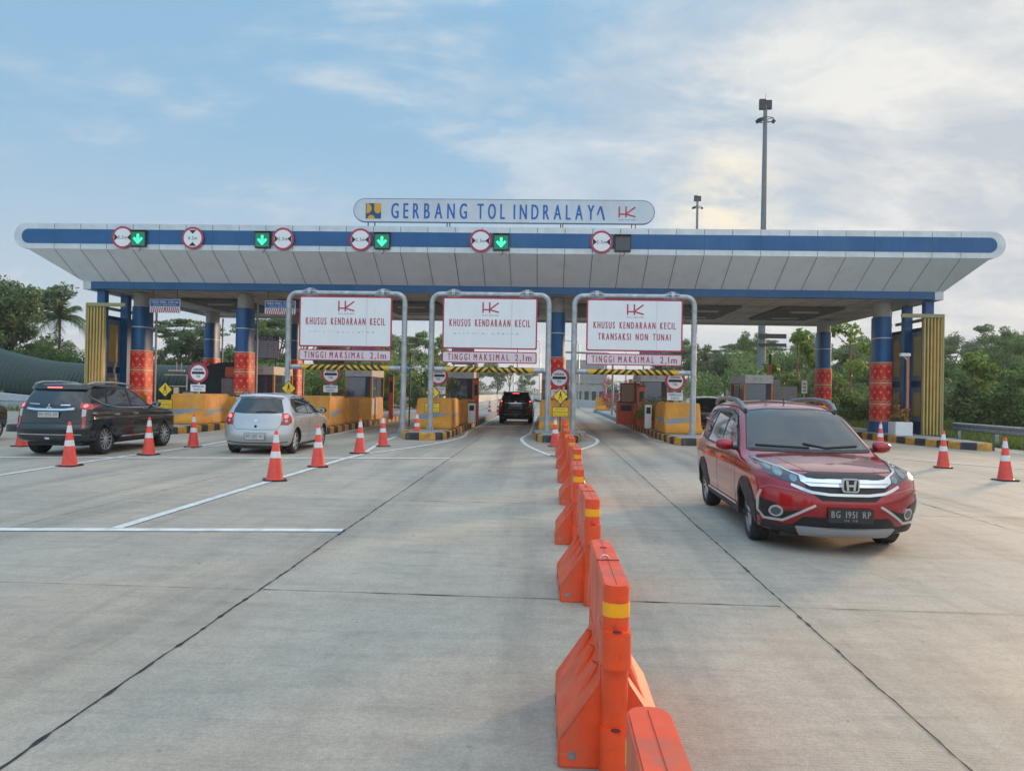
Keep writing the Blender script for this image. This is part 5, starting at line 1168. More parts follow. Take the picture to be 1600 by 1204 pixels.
# ---------------------------------------------------------------- red MPV/SUV
def build_red(name, label):
    sp = dict(zb=.20, zbx=[(-2.3, .34), (-1.7, .22), (1.6, .2), (2.2, .19)], zt=[(-2.25, 1.46), (-1.9, 1.53), (-1.4, 1.575), (-.8, 1.59), (-.3, 1.565), (.0, 1.52), (.2, 1.45), (.42, 1.32), (.7, 1.15), (.93, 1.015), (1.02, .985), (1.3, .955), (1.8, .895), (2.05, .845), (2.2, .79)],
              xf=[(.18, 2.06), (.28, 2.16), (.5, 2.22), (.66, 2.205), (.78, 2.15), (.9, 2.06), (1.6, 1.9)], xr=[(.25, -2.1), (.45, -2.24), (.7, -2.24), (.95, -2.2), (1.2, -2.12), (1.5, -1.98)],
              wz=[(.15, .80), (.3, .84), (.5, .862), (.75, .868), (.9, .855), (.99, .825), (1.06, .79), (1.3, .715), (1.5, .635), (1.62, .58)], wx=[(-2.3, .93), (-1.7, .985), (-1, 1), (1.2, 1), (1.7, .985), (2.0, .95), (2.25, .90)],
              kf=.34, kr=.22, crown=.045, hw=.865, fa=1.32, ra=-1.32, wr=.315, arch=.350, tw=.20, crease=[(.80, .008, .03), (.42, -.012, .07)])
    c = Car(sp, REDP); t = c.root(name, label, 'car'); c.body()
    c.patch('windscreen', [(-.735, 1.005), (.735, 1.005), (.70, 1.10), (.575, 1.445), (.3, 1.475), (-.3, 1.475), (-.575, 1.445), (-.70, 1.10)], GLASSD, 'front', off=.003)
    ws = c.strip('wiper', [(.60, 1.055), (.2, 1.03), (-.05, 1.075)], .013, BLACK, 'front', off=.016, depth=.010); c.strip('wiper', [(.0, 1.03), (-.35, 1.04), (-.62, 1.05)], .013, BLACK, 'front', off=.016, depth=.010)
    c.strip('cowl', [(-.72, 1.005), (0, .998), (.72, 1.005)], .03, BLACK, 'front', off=.006); c.strip('header_seal', [(-.575, 1.452), (-.3, 1.483), (.3, 1.483), (.575, 1.452)], .010, BLACK, 'front', off=.003)
    for sd in (1, -1): c.strip('pillar_seal', [(sd*.738, 1.0), (sd*.705, 1.10), (sd*.58, 1.45)], .012, BLACK, 'front', off=.004)
    c.patch('rear_window', [(-.6, 1.02), (.6, 1.02), (.54, 1.42), (-.54, 1.42)], GLASSD, 'rear')
    for sd in (1, -1):
        kw = dict(side=sd)
        c.patch('window_trim', [(.76, 1.0), (.44, 1.22), (.12, 1.39), (-.3, 1.46), (-1.1, 1.46), (-1.62, 1.42), (-1.86, 1.14), (-1.7, 1.02), (-1.1, .975), (0, .965)], BLACK, 'side', off=.0015, **kw)
        c.patch('side_window', [(.64, 1.005), (.38, 1.19), (.10, 1.35), (-.24, 1.42), (-.24, .985)], GLASSD, 'side', off=.005, **kw)
        c.patch('side_window', [(-.31, .985), (-.31, 1.44), (-1.0, 1.435), (-1.12, 1.0)], GLASSD, 'side', off=.005, **kw)
        c.patch('side_window', [(-1.2, 1.01), (-1.08, 1.435), (-1.58, 1.39), (-1.79, 1.13), (-1.68, 1.05)], GLASSD, 'side', off=.005, **kw)
        c.strip('door_visor', [(.30, 1.25), (.10, 1.36), (-.3, 1.43), (-1.1, 1.43)], .045, mat('smoke_visor', (.10, .10, .11), .15, spec=.8), 'side', off=.018, **kw)
        for x0 in (.80, -.28, -1.22):
            c.strip('door_gap', [(x0, .96), (x0+(.03 if x0 > 0 else 0), .62), (x0-(.02 if x0 > 0 else -.0), .36)], .007, BLACK, 'side', off=.0012, **kw)
        for x0 in (-.13, -1.02):
            h = c.strip('door_handle', [(x0, .845), (x0-.19, .855)], .032, CHR, 'side', off=.028, depth=.03, **kw)
        c.patch('sill_cladding', [(.92, .20), (.90, .33), (-.90, .33), (-.92, .20)], DULLB, 'side', off=.014, **kw)
        c.strip('sill_chrome', [(.88, .345), (-.88, .345)], .022, CHR, 'side', off=.018, **kw)
        for ax in (c.sp['fa'], c.sp['ra']):
            c.patch('arch_cladding', ring_poly(ax, .315, .352, .410, -8, 188), DULLB, 'side', off=.012, step=.08, **kw)
            c.wheel(ax, sd, 5, style=2, steer=R(-4) if ax > 0 else 0)
        c.mirror(.66, 1.0, sd)
        mb = MB(); path = [(.12, sd*.585, 1.46), (-.02, sd*.60, 1.53), (-.25, sd*.605, 1.585), (-.8, sd*.60, 1.615), (-1.4, sd*.585, 1.60), (-1.7, sd*.57, 1.575), (-1.85, sd*.56, 1.52)]
        mb.tube(path, [.030, .034, .030, .028, .028, .032, .028], mat('roof_rail_grey', (.20, .21, .22), .35, .5), 8); mb.build('roof_rail', t)
        # lights
        H = c.patch('headlight', [(sd*a, b) for a, b in [(.73, .925), (.77, .87), (.74, .80), (.60, .755), (.43, .72), (.35, .735), (.40, .79), (.52, .84), (.64, .885)]], LENSD, ('d', sd*24), off=.008, step=.035)
        c.strip('lens_rim', [(sd*.745, .925), (sd*.60, .872), (sd*.42, .80), (sd*.36, .745)], .010, CHR, ('d', sd*24), off=.013, parent=H)
        for (yy, zz, r_) in ((.65, .835, .042), (.52, .785, .036)):
            c.patch('reflector', arcpts(sd*yy, zz, r_, 0, 340, 14), LENS, ('d', sd*24), off=.012, step=.05, parent=H)
        c.patch('reflector', [(sd*a, b) for a, b in [(.72, .90), (.75, .86), (.71, .84), (.69, .87)]], LENS, ('d', sd*24), off=.011, step=.05, parent=H)
        F_ = c.patch('fog_surround', [(sd*a, b) for a, b in [(.83, .56), (.84, .40), (.78, .335), (.60, .345), (.40, .50), (.44, .47), (.62, .44), (.70, .52)]], MESHB, ('d', sd*20), off=.006, step=.04)
        c.strip('fog_chrome', [(sd*.815, .64), (sd*.835, .57), (sd*.825, .42), (sd*.78, .345), (sd*.62, .345), (sd*.42, .475), (sd*.33, .525)], .024, mat('bright_trim', (.62, .62, .62), .28, .5), ('d', sd*18), off=.016, parent=F_, depth=.02)
        c.strip('bumper_crease', [(sd*.83, .66), (sd*.74, .695), (sd*.52, .665), (sd*.38, .64)], .014, mat('red_highlight', (.45, .04, .05), .3, coat=1), ('d', sd*18), off=.008)
        c.patch('fog_lamp', arcpts(sd*.685, .435, .062, 0, 345, 18), CHR, ('d', sd*20), off=.012, step=.06, parent=F_); c.patch('fog_glass', arcpts(sd*.685, .435, .042, 0, 345, 18), LENSD, ('d', sd*20), off=.016, step=.06, parent=F_)
        c.patch('tail_lamp', [(sd*a, b) for a, b in [(.80, 1.05), (.84, .80), (.62, .78), (.62, .88)]], TAILR, ('d', 180-sd*28) , off=.008) if False else None
    # front face
    c.patch('grille', [(-.50, .80), (-.36, .845), (.36, .845), (.50, .80), (.44, .72), (.36, .64), (.27, .575), (-.27, .575), (-.36, .64), (-.44, .72)], MESHB, 'front', off=.003)
    g1 = c.patch('grille_bar', [(-.47, .815), (-.40, .79), (-.32, .782), (.32, .782), (.40, .79), (.47, .815), (.46, .755), (.38, .712), (-.38, .712), (-.46, .755)], CHR, 'front', off=.022, depth=.03)
    c.strip('grille_groove', [(-.42, .745), (.42, .745)], .008, mat('chrome_groove', (.25, .27, .30), .3, .6), 'front', off=.0235, parent=g1)
    c.strip('grille_lip', [(-.55, .72), (-.46, .685), (-.36, .655), (-.2, .640), (.2, .640), (.36, .655), (.46, .685), (.55, .72)], .027, CHR, 'front', off=.018, depth=.03)
    # emblem: rounded frame with an H
    mb = MB(); XF = Matrix.Translation((2.232, 0, .745)) @ Matrix.Rotation(R(90), 4, 'Z')
    mb.prism(rrect(-.088, .088, -.072, .072, .03), -.02, .02, CHR, 'xz', XF); em = mb.build('emblem', t, bevel=.006)
    mb = MB(); mb.prism(rrect(-.072, .072, -.058, .058, .024), -.0215, -.0202, MESHB, 'xz', XF)
    for s_ in (-1, 1): mb.prism([(s_*.055, .052), (s_*.030, .052), (s_*.020, -.052), (s_*.042, -.052)], -.027, -.0216, CHR, 'xz', XF)
    mb.prism([(-.03, .010), (.03, .010), (.028, -.012), (-.028, -.012)], -.026, -.0217, CHR, 'xz', XF); mb.build('letter_mark', em, smooth=0)
    c.patch('lower_intake', [(-.44, .40), (.44, .40), (.62, .22), (-.62, .22)], MESHB, 'front', off=.004)
    c.patch('lower_valance', [(-.84, .32), (-.60, .30), (.60, .30), (.84, .32), (.83, .19), (-.83, .19)], DULLB, 'front', off=.006)
    c.patch('skid_plate', [(-.50, .295), (.50, .295), (.45, .215), (-.45, .215)], SKID, 'front', off=.035, depth=.04)
    c.plate(2.262, .435, 'BG 1951 RP', 'front', PLB, PLWT, .46, .145)
    c.strip('bonnet_gap', [(-.62, .86), (-.3, .853), (.3, .853), (.62, .86)], .008, BLACK, 'front', off=.001)
    for sd in (1, -1): c.strip('bonnet_crease', [(1.05, sd*.50), (1.5, sd*.47), (1.95, sd*.36)], .012, mat('red_highlight', (.45, .04, .05), .3, coat=1), 'top', off=.003)
    mb = MB(); mb.tube([(-.15, 0, 1.55), (-.19, 0, 1.62)], .008, BLACK, 6); mb.build('antenna', t)
    mb = MB(); mb.box(-1.9, 1.9, -.62, .62, .15, .24, BLACK); mb.build('underbody', t)
    return c, t
rc_, red = build_red('red_car', 'red family car driving towards the camera at the right with chrome front bar')
red.location = (3.11, 10.05, 0); red.rotation_euler = (0, 0, R(-91.5)); red.scale = (1, .955, .97)

# ---------------------------------------------------------------- silver hatchback
def build_hatch():
    sp = dict(zb=.19, zt=[(-1.85, 1.30), (-1.72, 1.365), (-1.5, 1.41), (-1.0, 1.45), (-.4, 1.455), (.0, 1.42), (.35, 1.30), (.7, 1.12), (1.0, .98), (1.3, .92), (1.7, .82), (1.95, .70)],
              xf=[(.18, 1.80), (.4, 1.92), (.6, 1.93), (.8, 1.86), (1.4, 1.7)], xr=[(.19, -1.70), (.28, -1.77), (.45, -1.82), (.60, -1.80), (.75, -1.76), (.95, -1.72), (1.15, -1.62), (1.35, -1.50)],
              wz=[(.15, .76), (.3, .80), (.5, .825), (.72, .825), (.88, .805), (.98, .765), (1.2, .69), (1.4, .60), (1.5, .55)], wx=[(-1.85, .955), (-1.4, .995), (-.6, 1), (1, 1), (1.5, .97), (1.9, .90)],
              kf=.32, kr=.20, crown=.06, hw=.825, fa=1.18, ra=-1.20, wr=.30, arch=.345, tw=.18, crease=[(.86, .006, .02)])
    c = Car(sp, SILP); t = c.root('silver_hatchback', 'silver hatchback seen from behind with lit brake lamps, heading into the left lane', 'car'); c.body()
    c.patch('rear_window', [(-.60, .985), (-.35, .965), (.35, .965), (.60, .985), (.585, 1.06), (.49, 1.30), (.3, 1.325), (-.3, 1.325), (-.49, 1.30), (-.585, 1.06)], GLASSD, 'rear', off=.004)
    c.patch('windscreen', [(-.66, 1.0), (.66, 1.0), (.52, 1.34), (-.52, 1.34)], GLASSD, 'front')
    c.strip('rear_wiper', [(.02, .985), (-.10, 1.01), (-.30, 1.005), (-.45, .995)], .018, BLACK, 'rear', off=.02, depth=.012)
    c.strip('spoiler', [(-.52, 1.345), (0, 1.375), (.52, 1.345)], .045, SILP, 'rear', off=.05, depth=.07)
    c.strip('high_brake_lamp', [(-.08, 1.318), (.08, 1.318)], .018, TAILR, 'rear', off=.012)
    for sd in (1, -1):
        kw = dict(side=sd)
        c.patch('window_trim', [(.86, .97), (.36, 1.27), (.0, 1.375), (-.6, 1.395), (-1.12, 1.35), (-1.32, 1.18), (-1.20, .99), (0, .93)], BLACK, 'side', off=.0015, **kw)
        c.patch('side_window', [(.72, .975), (.34, 1.215), (-.02, 1.335), (-.20, 1.345), (-.20, .955)], GLASSD, 'side', off=.005, **kw)
        c.patch('side_window', [(-.27, .955), (-.27, 1.35), (-.72, 1.35), (-.98, 1.28), (-1.06, 1.0)], GLASSD, 'side', off=.005, **kw)
        for x0 in (.82, -.235, -.98):
            c.strip('door_gap', [(x0, .95), (x0+.01, .62), (x0, .30)] if x0 > -.9 else [(-1.1, .95), (-.95, .75), (-.80, .55), (-.78, .30)], .006, BLACK, 'side', off=.0012, **kw)
        for x0 in (-.08, -.86): c.strip('door_handle', [(x0, .80), (x0-.15, .81)], .028, SILP, 'side', off=.024, depth=.026, **kw)
        for ax in (c.sp['fa'], c.sp['ra']): c.wheel(ax, sd, 7)
        c.mirror(.62, .965, sd, mt=BLACK)
        Tm = c.patch('tail_lamp', [(sd*a, b) for a, b in [(.50, .955), (.63, .985), (.72, .95), (.80, .84), (.80, .74), (.70, .70), (.55, .71), (.585, .84)]], TAILR, ('d', 180+sd*24) if sd < 0 else ('d', 156), off=.010, step=.04) if False else None
        lamp(c, sd, [(.56, .97), (.68, .975), (.76, .90), (.79, .76), (.72, .695), (.56, .70), (.60, .84)], TAILR, [((.665, .90), .046, TAILON), ((.675, .795), .035, TAILS)])
    c.strip('hatch_gap', [(-.58, .92), (-.565, .70), (-.50, .60), (0, .585), (.50, .60), (.565, .70), (.58, .92)], .008, BLACK, 'rear', off=.0012)
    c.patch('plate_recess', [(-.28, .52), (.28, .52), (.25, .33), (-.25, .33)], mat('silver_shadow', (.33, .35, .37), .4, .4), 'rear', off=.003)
    c.plate(-1.838, .425, 'BG 1287 AL', 'rear', PLW, PLT, .44, .13)
    c.patch('emblem', arcpts(0, .80, .038, 0, 345, 16), CHR, 'rear', off=.012); c.patch('keyhole', arcpts(0, .665, .032, 0, 345, 14), BLACK, 'rear', off=.008)
    c.strip('bumper_line', [(-.72, .30), (-.4, .275), (.4, .275), (.72, .30)], .02, DULLB, 'rear', off=.004)
    mb = MB(); mb.box(-1.6, 1.6, -.58, .58, .13, .22, BLACK); mb.build('underbody', t); mb = MB(); mb.tube([(-1.32, 0, 1.40), (-1.40, 0, 1.46)], .007, BLACK, 6); mb.build('antenna', t)
    return c, t
def lamp(c, sd, poly, base, spots, off=.010):
    """tail lamp wrapping the rear corner: polygon given as seen from behind (y,z)"""
    ang = 180-sd*26   # look direction heading
    H = c.patch('tail_lamp', [(sd*y, z) for y, z in poly], base, ('d', ang), off=off, step=.04)
    for (p, r_, m_) in spots:
        c.patch('lamp_bulb', arcpts(sd*p[0], p[1], r_, 0, 340, 12), m_, ('d', ang), off=off+.004, step=.06, parent=H)
    return H
hc, hatch = build_hatch(); hatch.location = (-6.83, 19.62, 0); hatch.rotation_euler = (0, 0, R(91))

# ---------------------------------------------------------------- black SUV
def build_suv(name, label):
    sp = dict(zb=.30, zt=[(-2.2, 1.50), (-2.0, 1.565), (-1.5, 1.60), (-.8, 1.60), (-.2, 1.57), (.05, 1.50), (.35, 1.33), (.75, 1.12), (.95, 1.07), (1.4, 1.03), (1.9, .95), (2.15, .84)],
              xf=[(.25, 2.0), (.5, 2.15), (.8, 2.14), (1.0, 2.0), (1.6, 1.9)], xr=[(.30, -2.10), (.40, -2.20), (.62, -2.22), (.70, -2.17), (1.0, -2.13), (1.2, -2.06), (1.5, -1.90)],
              wz=[(.25, .80), (.4, .85), (.65, .865), (.9, .855), (1.04, .83), (1.12, .775), (1.3, .71), (1.5, .635), (1.6, .60)], wx=[(-2.2, .95), (-1.6, .995), (-1, 1), (1.2, 1), (1.8, .97), (2.2, .90)],
              kf=.32, kr=.16, crown=.045, hw=.865, fa=1.36, ra=-1.34, wr=.345, arch=.405, tw=.22, crease=[(.80, .010, .03), (.45, -.015, .08)])
    c = Car(sp, BLKP); t = c.root(name, label, 'car'); c.body()
    c.patch('rear_window', [(-.64, 1.12), (.64, 1.12), (.56, 1.42), (-.56, 1.42)], GLASSD, 'rear', off=.004)
    c.patch('windscreen', [(-.70, 1.10), (.70, 1.10), (.56, 1.45), (-.56, 1.45)], GLASSD, 'front')
    c.patch('spoiler', [(-.62, 1.53), (.62, 1.53), (.60, 1.44), (-.60, 1.44)], BLKP, 'rear', off=.06, depth=.08)
    c.strip('high_brake_lamp', [(-.16, 1.475), (.16, 1.475)], .03, TAILON, 'rear', off=.064)
    c.strip('tailgate_chrome', [(-.52, 1.035), (-.3, 1.015), (.3, 1.015), (.52, 1.035)], .04, CHR, 'rear', off=.03, depth=.03); c.strip('badge', [(-.42, 1.115), (-.22, 1.115)], .022, CHR, 'rear', off=.012) ; c.strip('badge', [(.25, 1.13), (.52, 1.14)], .018, CHR, 'rear', off=.012)
    mb = MB(); XF = Matrix.Translation((-2.145, 0, 1.08)) @ Matrix.Rotation(R(-90), 4, 'Z'); q = .036
    for a in (90, 210, 330):
        p = (q*math.cos(R(a)), q*math.sin(R(a))); dd = (math.cos(R(a)), math.sin(R(a))); nn = (-dd[1], dd[0])
        mb.prism([(0, 0), (p[0]+nn[0]*q*.5-dd[0]*q*.05, p[1]+nn[1]*q*.5-dd[1]*q*.05), (p[0]+dd[0]*q*.9, p[1]+dd[1]*q*.9), (p[0]-nn[0]*q*.5-dd[0]*q*.05, p[1]-nn[1]*q*.5-dd[1]*q*.05)], -.012, .03, CHR, 'xz', XF)
    mb.build('emblem', t, smooth=0)
    c.plate(-2.182, .91, 'BG 1473 ZU', 'rear', PLW, PLT, .46, .12)
    c.patch('bumper_insert', [(-.62, .46), (.62, .46), (.56, .36), (-.56, .36)], DULLB, 'rear', off=.006)
    c.strip('bumper_line', [(-.80, .70), (-.4, .725), (.4, .725), (.80, .70)], .012, DULLB, 'rear', off=.002)
    c.strip('bumper_trim', [(-.70, .48), (.70, .48)], .018, CHR, 'rear', off=.01); c.strip('tow_cover', [(-.05, .40), (.05, .40)], .04, CHR, 'rear', off=.012)
    for sd in (1, -1):
        kw = dict(side=sd)
        c.patch('window_trim', [(.86, 1.07), (.42, 1.30), (.1, 1.47), (-.5, 1.515), (-1.3, 1.49), (-1.72, 1.40), (-1.84, 1.28), (-1.40, 1.14), (-.9, 1.065), (0, 1.045)], BLACK, 'side', off=.0015, **kw)
        c.patch('side_window', [(.72, 1.08), (.40, 1.27), (.09, 1.43), (-.24, 1.465), (-.24, 1.07)], GLASSD, 'side', off=.005, **kw)
        c.patch('side_window', [(-.31, 1.07), (-.31, 1.47), (-.95, 1.465), (-1.13, 1.39), (-1.22, 1.13)], GLASSD, 'side', off=.005, **kw)
        c.patch('side_window', [(-1.30, 1.16), (-1.20, 1.42), (-1.62, 1.37), (-1.72, 1.28)], GLASSD, 'side', off=.005, **kw)
        c.strip('window_chrome', [(.80, 1.055), (0, 1.045), (-.9, 1.065), (-1.35, 1.135), (-1.78, 1.29)], .016, CHR, 'side', off=.008, **kw)
        for x0 in (.80, -.275, -1.10): c.strip('door_gap', [(x0, 1.03), (x0, .62), (x0, .42)], .006, DARKM, 'side', off=.0012, **kw)
        for x0 in (-.08, -.90): c.strip('door_handle', [(x0, .90), (x0-.17, .91)], .036, CHR, 'side', off=.028, depth=.03, **kw)
        c.patch('side_step', [(.88, .30), (.86, .385), (-.84, .385), (-.86, .30)], DULLB, 'side', off=.05, depth=.06, **kw); c.strip('step_trim', [(.86, .395), (-.84, .395)], .016, CHR, 'side', off=.054, **kw)
        for ax in (c.sp['fa'], c.sp['ra']):
            c.patch('arch_flare', ring_poly(ax, .345, .407, .455, 0, 180), BLKP, 'side', off=.014, step=.08, **kw); c.wheel(ax, sd, 6, style=1)
        c.mirror(.66, 1.07, sd, mt=BLKP)
        lamp(c, sd, [(.60, 1.17), (.80, 1.13), (.805, 1.02), (.72, 1.04), (.62, 1.06)], TAILR, [((.70, 1.10), .035, TAILON)]); lamp(c, sd, [(.66, 1.035), (.74, 1.02), (.74, .88), (.67, .86)], TAILS, []); lamp(c, sd, [(.68, .85), (.745, .86), (.76, .62), (.71, .60)], TAILR, [])
        mb = MB(); mb.tube([(.0, sd*.60, 1.55), (-.15, sd*.615, 1.60), (-.8, sd*.62, 1.635), (-1.5, sd*.60, 1.62), (-1.75, sd*.59, 1.575)], .022, SKID, 8); mb.build('roof_rail', t)
        c.patch('headlight', [(sd*a, b) for a, b in [(.45, .90), (.82, .96), (.80, .86), (.48, .82)]], LENS, ('d', sd*22), off=.008)
    c.patch('grille', [(-.42, .92), (.42, .92), (.36, .60), (-.36, .60)], CHR, 'front', off=.006)
    mb = MB(); mb.box(-1.9, 1.9, -.62, .62, .22, .34, BLACK); mb.build('underbody', t)
    return c, t
sc_, suv = build_suv('black_suv', 'large black four wheel drive with chrome tailgate strip at the left among the cones')
suv.location = (-10.78, 18.45, 0); suv.rotation_euler = (0, 0, R(90)); 
index_children()
s2 = place(suv, (-1.45, 39.9, 0), R(90), 'distant dark SUV with lit tail lamps stopped in the middle lane under the gate'); s2.name = 'dark_suv'
s3 = place(suv, (-15.85, 19.1, 0), R(90), 'dark car at the left picture edge, only its front wheel showing'); s3.name = 'dark_car'
s4 = place(red, (6.95, 33.0, 0), R(-90), 'dark van facing the camera, half hidden behind the red car'); s4.name = 'dark_van'
_n = {}
def repaint(o, ch=CH):
    for nm in [x.name for x in bpy.data.objects if x.parent == o]:
        p = bpy.data.objects[nm]
        if p.type == 'MESH' and REDP.name in [m.name for m in p.data.materials if m]:
            me = p.data.copy(); p.data = me
            for i, m in enumerate(me.materials):
                if m == REDP: me.materials[i] = BLKP
repaint(s4)
# ================================================================== VEGETATION
def leaf_cloud(name, clumps, nleaf, size, mt, rs, parent=None, up=.35, droop=0, aspect=.5):
    """clumps: (cx,cy,cz,rx,ry,rz,weight); small leaf blades scattered through each clump's shell"""
    g = np.random.default_rng(rs); C = np.array(clumps); wts = C[:, 6]/C[:, 6].sum(); ci = g.choice(len(C), nleaf, p=wts); c = C[ci]
    d = g.normal(size=(nleaf, 3)); d /= np.linalg.norm(d, axis=1)[:, None]; rad = g.uniform(.25, 1.0, nleaf)**.5*g.uniform(.85, 1.12, nleaf); p = c[:, :3]+d*c[:, 3:6]*rad[:, None]
    n = d*.6+g.normal(size=(nleaf, 3))*.6; n[:, 2] += up; n /= np.linalg.norm(n, axis=1)[:, None]
    a = np.cross(n, g.normal(size=(nleaf, 3))); a /= np.linalg.norm(a, axis=1)[:, None]; a[:, 2] -= droop; a /= np.linalg.norm(a, axis=1)[:, None]; b = np.cross(n, a)
    L_ = size*g.uniform(.6, 1.3, nleaf)[:, None]; W_ = L_*aspect
    V = np.stack([p-a*L_*.5, p+b*W_*.5, p+a*L_*.5, p-b*W_*.5], 1).reshape(-1, 3)
    me = bpy.data.meshes.new(name); me.vertices.add(len(V)); me.vertices.foreach_set('co', V.ravel().astype(np.float32))
    me.loops.add(len(V)); me.loops.foreach_set('vertex_index', np.arange(len(V), dtype=np.int32)); me.polygons.add(nleaf); me.polygons.foreach_set('loop_start', np.arange(0, len(V), 4, dtype=np.int32)); me.update(calc_edges=True)
    me.materials.append(mt); o = bpy.data.objects.new(name, me); COL.objects.link(o)
    if parent: o.parent = parent
    return o
def limbs(mb, r, H, n, spread, base=.35, rad=.16, tips=None, flat=False):
    mb.tube([(0, 0, -.2), (r.uniform(-.1, .1), r.uniform(-.1, .1), H*.3), (r.uniform(-.3, .3), r.uniform(-.3, .3), H*.62), (r.uniform(-.3, .3), r.uniform(-.3, .3), H*.85)], [rad, rad*.75, rad*.45, rad*.15], BARK, 8)
    out = []
    for k in range(n):
        a = 2*math.pi*k/n+r.uniform(-.4, .4); z0 = H*(base+r.random()*(.3)); s = spread*r.uniform(.6, 1.05); z1 = H*(r.uniform(.82, .93) if flat else r.uniform(.55, .95))
        p = (math.cos(a)*s, math.sin(a)*s, z1); m = (math.cos(a)*s*.5, math.sin(a)*s*.5, z0+(z1-z0)*(.75 if flat else .6)); mb.tube([(0, 0, z0), m, p], [rad*.45, rad*.28, rad*.08], BARK, 6); out.append(p)
    return out
def tree_proto(kind, rs, mt):
    r = random.Random(rs); t = thing('tree', 'x', 'tree', (0, 0, 0)); mb = MB(); cl = []
    if kind == 'broad':
        H = 8; tips = limbs(mb, r, H, 9, 2.6, .25, .17)
        for p in tips+[(r.uniform(-1, 1), r.uniform(-1, 1), H*.92)]:
            for k in range(4): cl.append((p[0]+r.uniform(-.8, .8), p[1]+r.uniform(-.8, .8), p[2]+r.uniform(-.9, .6), r.uniform(.45, 1.0), r.uniform(.45, 1.0), r.uniform(.35, .75), 1))
        for k in range(9): cl.append((r.uniform(-2, 2), r.uniform(-2, 2), r.uniform(2.2, 5.2), r.uniform(.5, .9), r.uniform(.5, .9), .6, .8))
        n, sz = 9000, .26
    elif kind == 'umbrella':
        H = 9; tips = limbs(mb, r, H, 11, 4.4, .35, .2, flat=True)
        for p in tips:
            for k in range(5): cl.append((p[0]*r.uniform(.5, 1.08)+r.uniform(-.5, .5), p[1]*r.uniform(.5, 1.08)+r.uniform(-.5, .5), p[2]+r.uniform(-.35, .45), r.uniform(.6, 1.2), r.uniform(.6, 1.2), r.uniform(.12, .26), 1))
        n, sz = 7500, .22
    elif kind == 'tall':
        H = 10; tips = limbs(mb, r, H, 14, 1.8, .2, .15)
        for p in tips:
            for k in range(3): cl.append((p[0]+r.uniform(-.5, .5), p[1]+r.uniform(-.5, .5), p[2]+r.uniform(-.6, .6), r.uniform(.4, .9), r.uniform(.4, .9), r.uniform(.3, .8), 1))
        n, sz = 8500, .25
    elif kind == 'bush':
        H = 3
        for k in range(7):
            a = r.uniform(0, 6.28); mb.tube([(0, 0, -.1), (math.cos(a)*.5, math.sin(a)*.5, 1.2), (math.cos(a)*1.1, math.sin(a)*1.1, 2.3)], [.05, .035, .01], BARK, 5)
        for k in range(16): cl.append((r.uniform(-1.3, 1.3), r.uniform(-1.3, 1.3), r.uniform(.3, 2.5), r.uniform(.35, .75), r.uniform(.35, .75), r.uniform(.3, .6), 1))
        n, sz = 5200, .19
    mb.build('trunk', t); leaf_cloud('crown', cl, n, sz, mt, rs+100, t); return t
PROT = {}
def put_tree(kind, var, x, y, s, label, cat='tree', group='trees around the toll plaza', rz=None, sz=None, z=0, name=None):
    key = (kind, var)
    if key not in PROT:
        mt = {'broad': [LEAF1, LEAF2, LEAF4], 'umbrella': [LEAF4, LEAF1], 'tall': [LEAF2, LEAF1], 'bush': [LEAF2, LEAF3, LEAF1]}[kind][var % (3 if kind in ('broad', 'bush') else 2)]
        PROT[key] = tree_proto(kind, 11+var*7+len(kind), mt); o = PROT[key]; o.name = {'broad': 'broadleaf_tree', 'umbrella': 'umbrella_tree', 'tall': 'tall_tree', 'bush': 'bush'}[kind]; index_children()
    else: o = copy_tree(PROT[key])
    o.location = (x, y, z); o.rotation_euler = (0, 0, rv.uniform(0, 6.28) if rz is None else rz); o.scale = (s, s, sz or s)
    setp(o, label, cat, group); return o
rv = random.Random(21)
def palm(x, y, h, s, label, fr=15, droop=1.0, trunk=.12):
    t = thing('palm_tree', label, 'palm', (x, y, 0), rv.uniform(0, 6), 'palm trees around the plaza'); mb = MB(); mb.tube([(0, 0, 0), (.15, .05, h*.5), (.1, 0, h)], [trunk, trunk*.8, trunk*.7], BARK, 8); mb.build('trunk', t)
    mb = MB(); r = random.Random(int(x*10))
    for k in range(fr):
        a = 2*math.pi*k/fr*1.0+r.uniform(-.2, .2); el = r.uniform(.1, 1.15); Lf = s*r.uniform(.85, 1.1); pts = []
        for q in range(9):
            u = q/8; rr = Lf*u*math.cos(el)*(1-.12*u); zz = h+Lf*(u*math.sin(el)-droop*.75*u*u*(1.1-el*.45)); pts.append(Vector((.1+rr*math.cos(a), rr*math.sin(a), zz)))
        mb.tube(pts, [.028*(1-.85*q/8) for q in range(9)], LEAF2, 4)
        side = Vector((-math.sin(a), math.cos(a), 0))
        for q in range(1, 33):
            u = q/33*8; i = min(7, int(u)); p = pts[i].lerp(pts[i+1], u-i); d = (pts[i+1]-pts[i]).normalized()
            for sg in (-1, 1):
                Ll = s*.24*math.sin(math.pi*min(1, q/33*.85+.12))+.08; tip = p+(side*sg*.8+d*.55).normalized()*Ll+Vector((0, 0, -Ll*r.uniform(.35, .8))); w_ = d*.030*s/2
                mb.add([p-w_, p+w_, tip], [(0, 1, 2)], LEAF1 if (k+q) % 5 else LEAF2)
    mb.build('crown', t, smooth=0)
